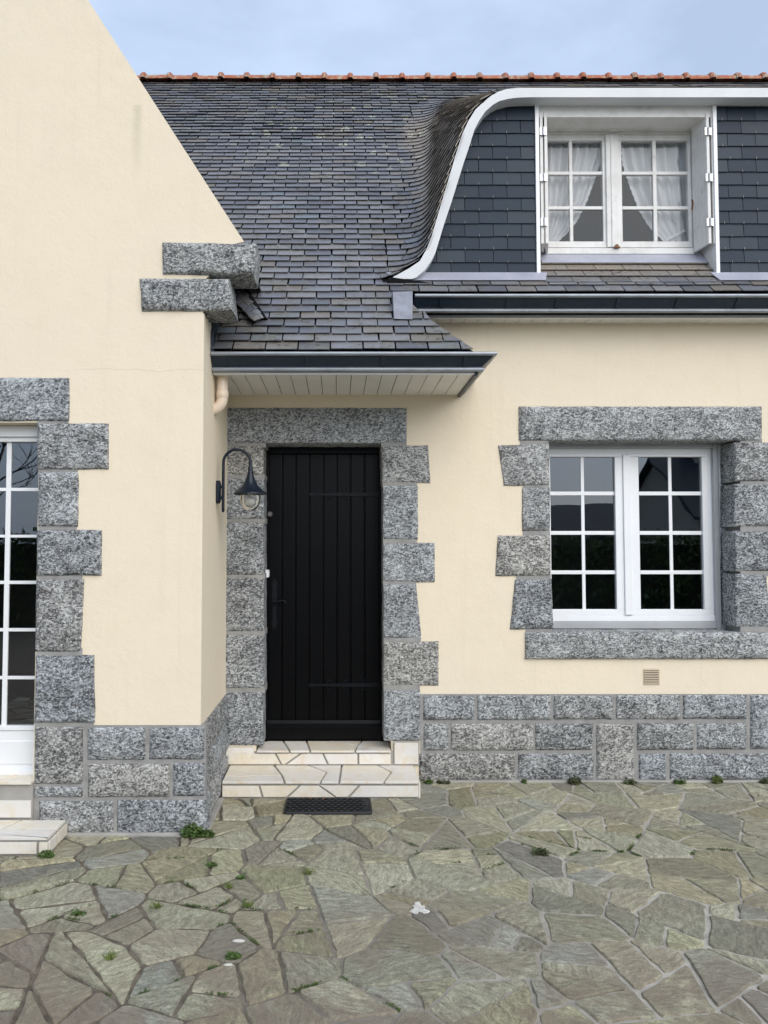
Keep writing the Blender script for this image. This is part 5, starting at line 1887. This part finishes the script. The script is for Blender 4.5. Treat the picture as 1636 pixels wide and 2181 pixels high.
# ================================================================== weeds, moss, spills
def weed(px, py, label, n, size, height, mat, D=None, kind='leafy', spread=1.0):
    # foot of the plant on the ground plane
    t = -tan_el(py)
    Dg = HC / t if D is None else D
    p = Vector((XA(px, Dg, py), Dg, 0.0))
    rw = random.Random(int(px * 7 + py))
    mb = MB()
    for k in range(n):
        a = rw.uniform(0, 2 * math.pi)
        r = size * math.sqrt(rw.random()) * spread
        z = height * rw.uniform(0.15, 1.0) * (1 - 0.5 * r / max(size * spread, 1e-4))
        c = p + Vector((r * math.cos(a), r * math.sin(a) * 0.6, z))
        if kind == 'grass':
            tip = c + Vector((rw.gauss(0, 0.03), rw.gauss(0, 0.02), height * rw.uniform(0.2, 0.5)))
            base = p + Vector((r * 0.4 * math.cos(a), r * 0.3 * math.sin(a), 0.0))
            sd = Vector((0.0022, 0.001, 0))
            mb.quad(base - sd, base + sd, c + sd * 0.8, c - sd * 0.8)
            mb.quad(c - sd * 0.8, c + sd * 0.8, tip + sd * 0.2, tip - sd * 0.2)
        else:
            l = rw.uniform(0.009, 0.017)
            d = Vector((rw.gauss(0, 1), rw.gauss(0, 1), rw.gauss(0.2, 0.5))).normalized()
            s = d.cross(Vector((rw.gauss(0, .3), rw.gauss(0, .3), 1))).normalized()
            nn_ = d.cross(s)
            mb.poly([c - d * l, c - d * l * 0.2 + s * l * 0.62, c + d * l * 0.5 + s * l * 0.55 + nn_ * l * 0.15, c + d * l, c + d * l * 0.5 - s * l * 0.55 + nn_ * l * 0.15, c - d * l * 0.2 - s * l * 0.62])
            if k % 3 == 0:
                st = p + Vector((r * 0.5 * math.cos(a), r * 0.3 * math.sin(a), 0))
                sd = Vector((0.0015, 0, 0))
                mb.quad(st - sd, st + sd, c + sd, c - sd)
    return tag(obj('weed', mb.mesh('weed'), mat), label, 'weed', 'weeds in the paving joints')
weed(410, 1778, 'large bushy green weed at the granite corner of the wing', 230, 0.068, 0.085, GREEN, D=4.575)
weed(440, 1783, 'low leafy weed right beside the bushy one at the granite corner', 110, 0.045, 0.05, GREEN, D=4.57)
weed(912, 1668, 'small dark weed against the plinth just right of the steps', 60, 0.035, 0.03, GREEN, D=5.585)
weed(945, 1667, 'flat weed under the plinth, second one right of the steps', 60, 0.045, 0.025, WEED_BR, D=5.585)
weed(1116, 1665, 'tiny green sprout at the foot of the plinth left of the window', 26, 0.016, 0.04, GREEN, D=5.59)
weed(1224, 1667, 'brownish weed at the plinth foot below the left window leaf', 110, 0.045, 0.055, WEED_BR, D=5.58)
weed(1342, 1664, 'flat brownish weed at the plinth below the window centre', 80, 0.045, 0.03, WEED_BR, D=5.58)
weed(1448, 1663, 'low green weed at the plinth below the right window leaf', 70, 0.042, 0.03, GREEN, D=5.585)
weed(1529, 1663, 'bright yellow green weed with upright leaves at the plinth', 90, 0.034, 0.075, GREEN_Y, D=5.585)
weed(1630, 1663, 'dark weed at the plinth by the right edge', 60, 0.035, 0.035, WEED_BR, D=5.585)
weed(98, 1826, 'small green weed at the corner of the left marble step', 70, 0.040, 0.04, GREEN, D=4.275)
weed(489, 1892, 'spiky grass tuft in the joint left of centre, highest of three', 30, 0.026, 0.035, GREEN_Y, kind='grass')
weed(527, 1932, 'yellowish grass tuft in the joint left of centre, lowest of three', 36, 0.036, 0.03, GREEN_Y, kind='grass')
weed(512, 1870, 'small green weed between two grey flagstones below the doormat', 26, 0.024, 0.012, GREEN)
weed(333, 1934, 'single spiky grass tuft on the paving left of the others', 30, 0.034, 0.032, GREEN_Y, kind='grass')
weed(168, 1948, 'flat green weed in a joint near the left edge', 40, 0.034, 0.012, GREEN)
weed(498, 2040, 'round leafed green weed beside the white chips in the foreground', 60, 0.030, 0.022, GREEN)
weed(452, 1844, 'small moss coloured weed below the granite corner of the wing', 36, 0.03, 0.018, GREEN)
weed(655, 1862, 'thin yellow grass tuft in the joint below the doormat', 30, 0.04, 0.04, GREEN_Y, kind='grass')
weed(1150, 1818, 'reddish brown flat weed in the middle of the paving', 80, 0.05, 0.03, WEED_BR)
weed(233, 2044, 'small pale grass tuft near the lower left of the paving', 30, 0.03, 0.035, GREEN_Y, kind='grass')

# moss along some joints (too fine to count)
mb = MB()
rm_ = random.Random(21)
def moss_run(a, b, dens=420, wid=0.006):
    t0 = rm_.uniform(0, 0.45); t1 = t0 + rm_.uniform(0.2, 0.5)
    L_ = (b - a).length * (t1 - t0)
    for _ in range(int(L_ * dens)):
        t = t0 + (t1 - t0) * rm_.random()
        if noise.noise(Vector((t * 9, a.x * 5, a.y * 5))) < -0.05: continue
        c = a.lerp(b, min(1, t)) + Vector((rm_.gauss(0, wid), rm_.gauss(0, wid * 0.8), 0))
        c.z = rm_.uniform(-0.003, 0.006)
        r = rm_.uniform(0.0025, 0.006)
        a0 = rm_.uniform(0, 6.28)
        mb.poly([c + Vector((r * math.cos(a0 + q * 1.5708), r * math.sin(a0 + q * 1.5708), rm_.uniform(-0.003, 0.004))) for q in range(4)])
def gpt(px, py):
    Dg = HC / -tan_el(py)
    return Vector((XA(px, Dg, py), Dg, 0))
# follow real joints: nearest stone edges to a few runs
segs = []
for p in moss_edges:
    for i in range(len(p)):
        segs.append((Vector((*p[i], 0)), Vector((*p[(i + 1) % len(p)], 0))))
for px_, py_, rad in ((1230, 1802, 0.55), (1330, 1810, 0.3), (1010, 1828, 0.45), (600, 2085, 0.35), (660, 1820, 0.25), (420, 1820, 0.25), (170, 1945, 0.25), (1500, 1806, 0.3), (520, 1930, 0.3), (300, 1880, 0.3), (90, 1900, 0.3), (760, 1870, 0.3), (900, 1800, 0.3), (1420, 1800, 0.4), (330, 2100, 0.3), (560, 1980, 0.25), (1150, 1820, 0.3)):
    c = gpt(px_, py_)
    for a, b in segs:
        m2 = (a + b) / 2
        d = m2 - c
        if abs(d.x) < rad and abs(d.y) < rad * 0.28 and abs((b - a).normalized().x) > 0.5:
            moss_run(a, b)
tag(obj('moss', mb.mesh('moss'), MOSS), 'green moss growing along the paving joints', kind='stuff')

def blob(px, py, sx, sy, seed, label, name, n=14, cat='stain', jag=0.35):
    c = gpt(px, py)
    rb = random.Random(seed)
    top = []
    for k in range(n):
        a = 2 * math.pi * k / n
        r = 1 + rb.uniform(-jag, jag)
        top.append((c.x + sx * r * math.cos(a), c.y + sy * r * math.sin(a)))
    mb = MB()
    mb.v = [(x, y, 0.0065) for x, y in top] + [(c.x + (x - c.x) * 1.06, c.y + (y - c.y) * 1.06, 0.002) for x, y in top]
    mb.f = [tuple(range(n))] + [(i, n + i, n + (i + 1) % n, (i + 1) % n) for i in range(n)]
    tag(obj(name, mb.mesh(name), CHIP), label, cat)
blob(893, 1936, 0.036, 0.045, 4, 'ragged white plaster splash on a flagstone near the centre', 'plaster_splash', n=26, jag=0.5)
blob(507, 2006, 0.026, 0.009, 6, 'white tile chip set in the joint, upper of two', 'tile_chip', 6, 'chip', 0.2)
blob(487, 2057, 0.018, 0.007, 8, 'white tile chip set in the joint, lower of two', 'tile_chip', 6, 'chip', 0.25)

# ================================================================== across the garden: what the panes reflect
def far_house(name, label, x, y, w, d, eave, ridge, wallmat, rz=0.0, chim=True):
    root = thing(name, label, 'house', (x, y, 0))
    def tr(p):
        c, s = math.cos(rz), math.sin(rz)
        return (x + p[0] * c - p[1] * s, y + p[0] * s + p[1] * c, p[2])
    def add(nm, mb, mat, par=root):
        mb.v = [tr(v) for v in mb.v]
        return obj(nm, mb.mesh(nm), mat, par)
    mb = MB()
    mb.v = [(-w, d, -0.05), (w, d, -0.05), (w, d, eave), (-w, d, eave), (-w, -d, -0.05), (w, -d, -0.05), (w, -d, eave), (-w, -d, eave), (-w, 0, ridge), (w, 0, ridge)]
    mb.f = [(1, 0, 3, 2), (4, 5, 6, 7), (0, 4, 7, 8, 3), (5, 1, 2, 9, 6)]
    add('wall', mb, wallmat)
    mb = MB()
    k = (ridge - eave) / d
    for sg in (1, -1):
        a = [(-w - 0.3, sg * (d + 0.3), eave - 0.3 * k + 0.05), (w + 0.3, sg * (d + 0.3), eave - 0.3 * k + 0.05), (w + 0.3, 0, ridge + 0.05), (-w - 0.3, 0, ridge + 0.05)]
        mb.hexa(a + [(p[0], p[1], p[2] + 0.12) for p in a])
    rf = add('roof', mb, CLAD)
    if chim:
        mb = MB(); mb.box(-w * 0.6, -w * 0.6 + 0.7, -0.35, 0.35, ridge - 0.8, ridge + 0.9)
        add('chimney', mb, wallmat, rf)
    for q in (-0.6, 0.0, 0.6):
        mb = MB(); mb.box(q * w - 0.5, q * w + 0.5, d + 0.005, d + 0.03, 1.0, 2.2)
        wf = add('window', mb, PVC)
        mb = MB(); mb.box(q * w - 0.42, q * w + 0.42, d + 0.031, d + 0.034, 1.08, 2.12)
        add('pane', mb, CLAD, wf)
    return root
FARW = m_plain('far_render', (0.78, 0.76, 0.70), 0.9)
far_house('neighbour_house', 'low pale house mirrored in the left leaf of the window', 11.5, -27.0, 3.2, 2.4, 2.2, 3.6, FARW, 0.25)
far_house('neighbour_house', 'taller stone house with dark roof mirrored in the right leaf of the window', 16.0, -19.0, 3.4, 2.6, 2.9, 5.1, m_plain('far_stone', (0.42, 0.40, 0.36), 0.9), -0.12)
hd = thing('hedge', 'dark evergreen hedge across the garden, mirrored low in the windows', 'hedge', (2, -7.5, 0))
mb = MB()
rh = random.Random(9)
mb.box(-13.5, 17.5, -8.0, -7.3, -0.05, 1.75)
obj('branches', mb.mesh('branches'), m_plain('hedge_core', (0.012, 0.016, 0.008), 0.95), hd)
mb = MB()
for k in range(14000):
    x = rh.uniform(-14, 18)
    top = 1.95 + 0.16 * noise.noise(Vector((x * 0.7, 0, 0))) + 0.08 * noise.noise(Vector((x * 3, 2, 0)))
    if rh.random() < 0.7: y, z = -7.22 + rh.gauss(0, 0.07), rh.uniform(0, top)
    else: y, z = rh.uniform(-8.1, -7.2), top + rh.gauss(-0.05, 0.08)
    c = Vector((x, y, z))
    d = Vector((rh.gauss(0, 1), rh.gauss(0, 1), rh.gauss(0, 1))).normalized(); s = d.orthogonal().normalized()
    l = rh.uniform(0.05, 0.10)
    mb.quad(c - d * l, c + s * l * 0.5, c + d * l, c - s * l * 0.5)
tag(obj('foliage', mb.mesh('foliage'), m_leaf('hedge_leaf', (0.055, 0.095, 0.028), (0.085, 0.13, 0.04)), hd), kind='stuff')
tree = thing('bare_tree', 'leafless tree across the garden, mirrored in the glazed door', 'tree', (-6.2, -4.2, 0))
BARK = m_plain('bark', (0.05, 0.045, 0.04), 0.9, bump=0.5)
rt = random.Random(17)
tm, bm_ = MB(), MB()
def branch(p, d, l, r, lev):
    pts = [p]; q = p.copy(); dd = d.copy()
    for k in range(4):
        dd = (dd + Vector((rt.gauss(0, 0.12), rt.gauss(0, 0.12), rt.gauss(0.03, 0.08)))).normalized()
        q = q + dd * l / 4
        pts.append(q.copy())
    (tm if lev == 0 else bm_).tube(pts, [r, r * 0.9, r * 0.8, r * 0.7, r * 0.6], 6 if lev < 2 else 3, False)
    if lev >= 5: return
    for k in range(3 if lev < 4 else 2):
        t = rt.choice(pts[2:])
        nd = (dd + Vector((rt.gauss(0, 0.6), rt.gauss(0, 0.6), rt.gauss(0.15, 0.4)))).normalized()
        branch(t, nd, l * rt.uniform(0.6, 0.8), r * 0.58, lev + 1)
branch(Vector((-6.2, -4.2, -0.05)), Vector((0, 0, 1)), 2.0, 0.075, 0)
obj('trunk', tm.mesh('trunk', 60), BARK, tree)
obj('branches', bm_.mesh('branches', 60), BARK, tree)
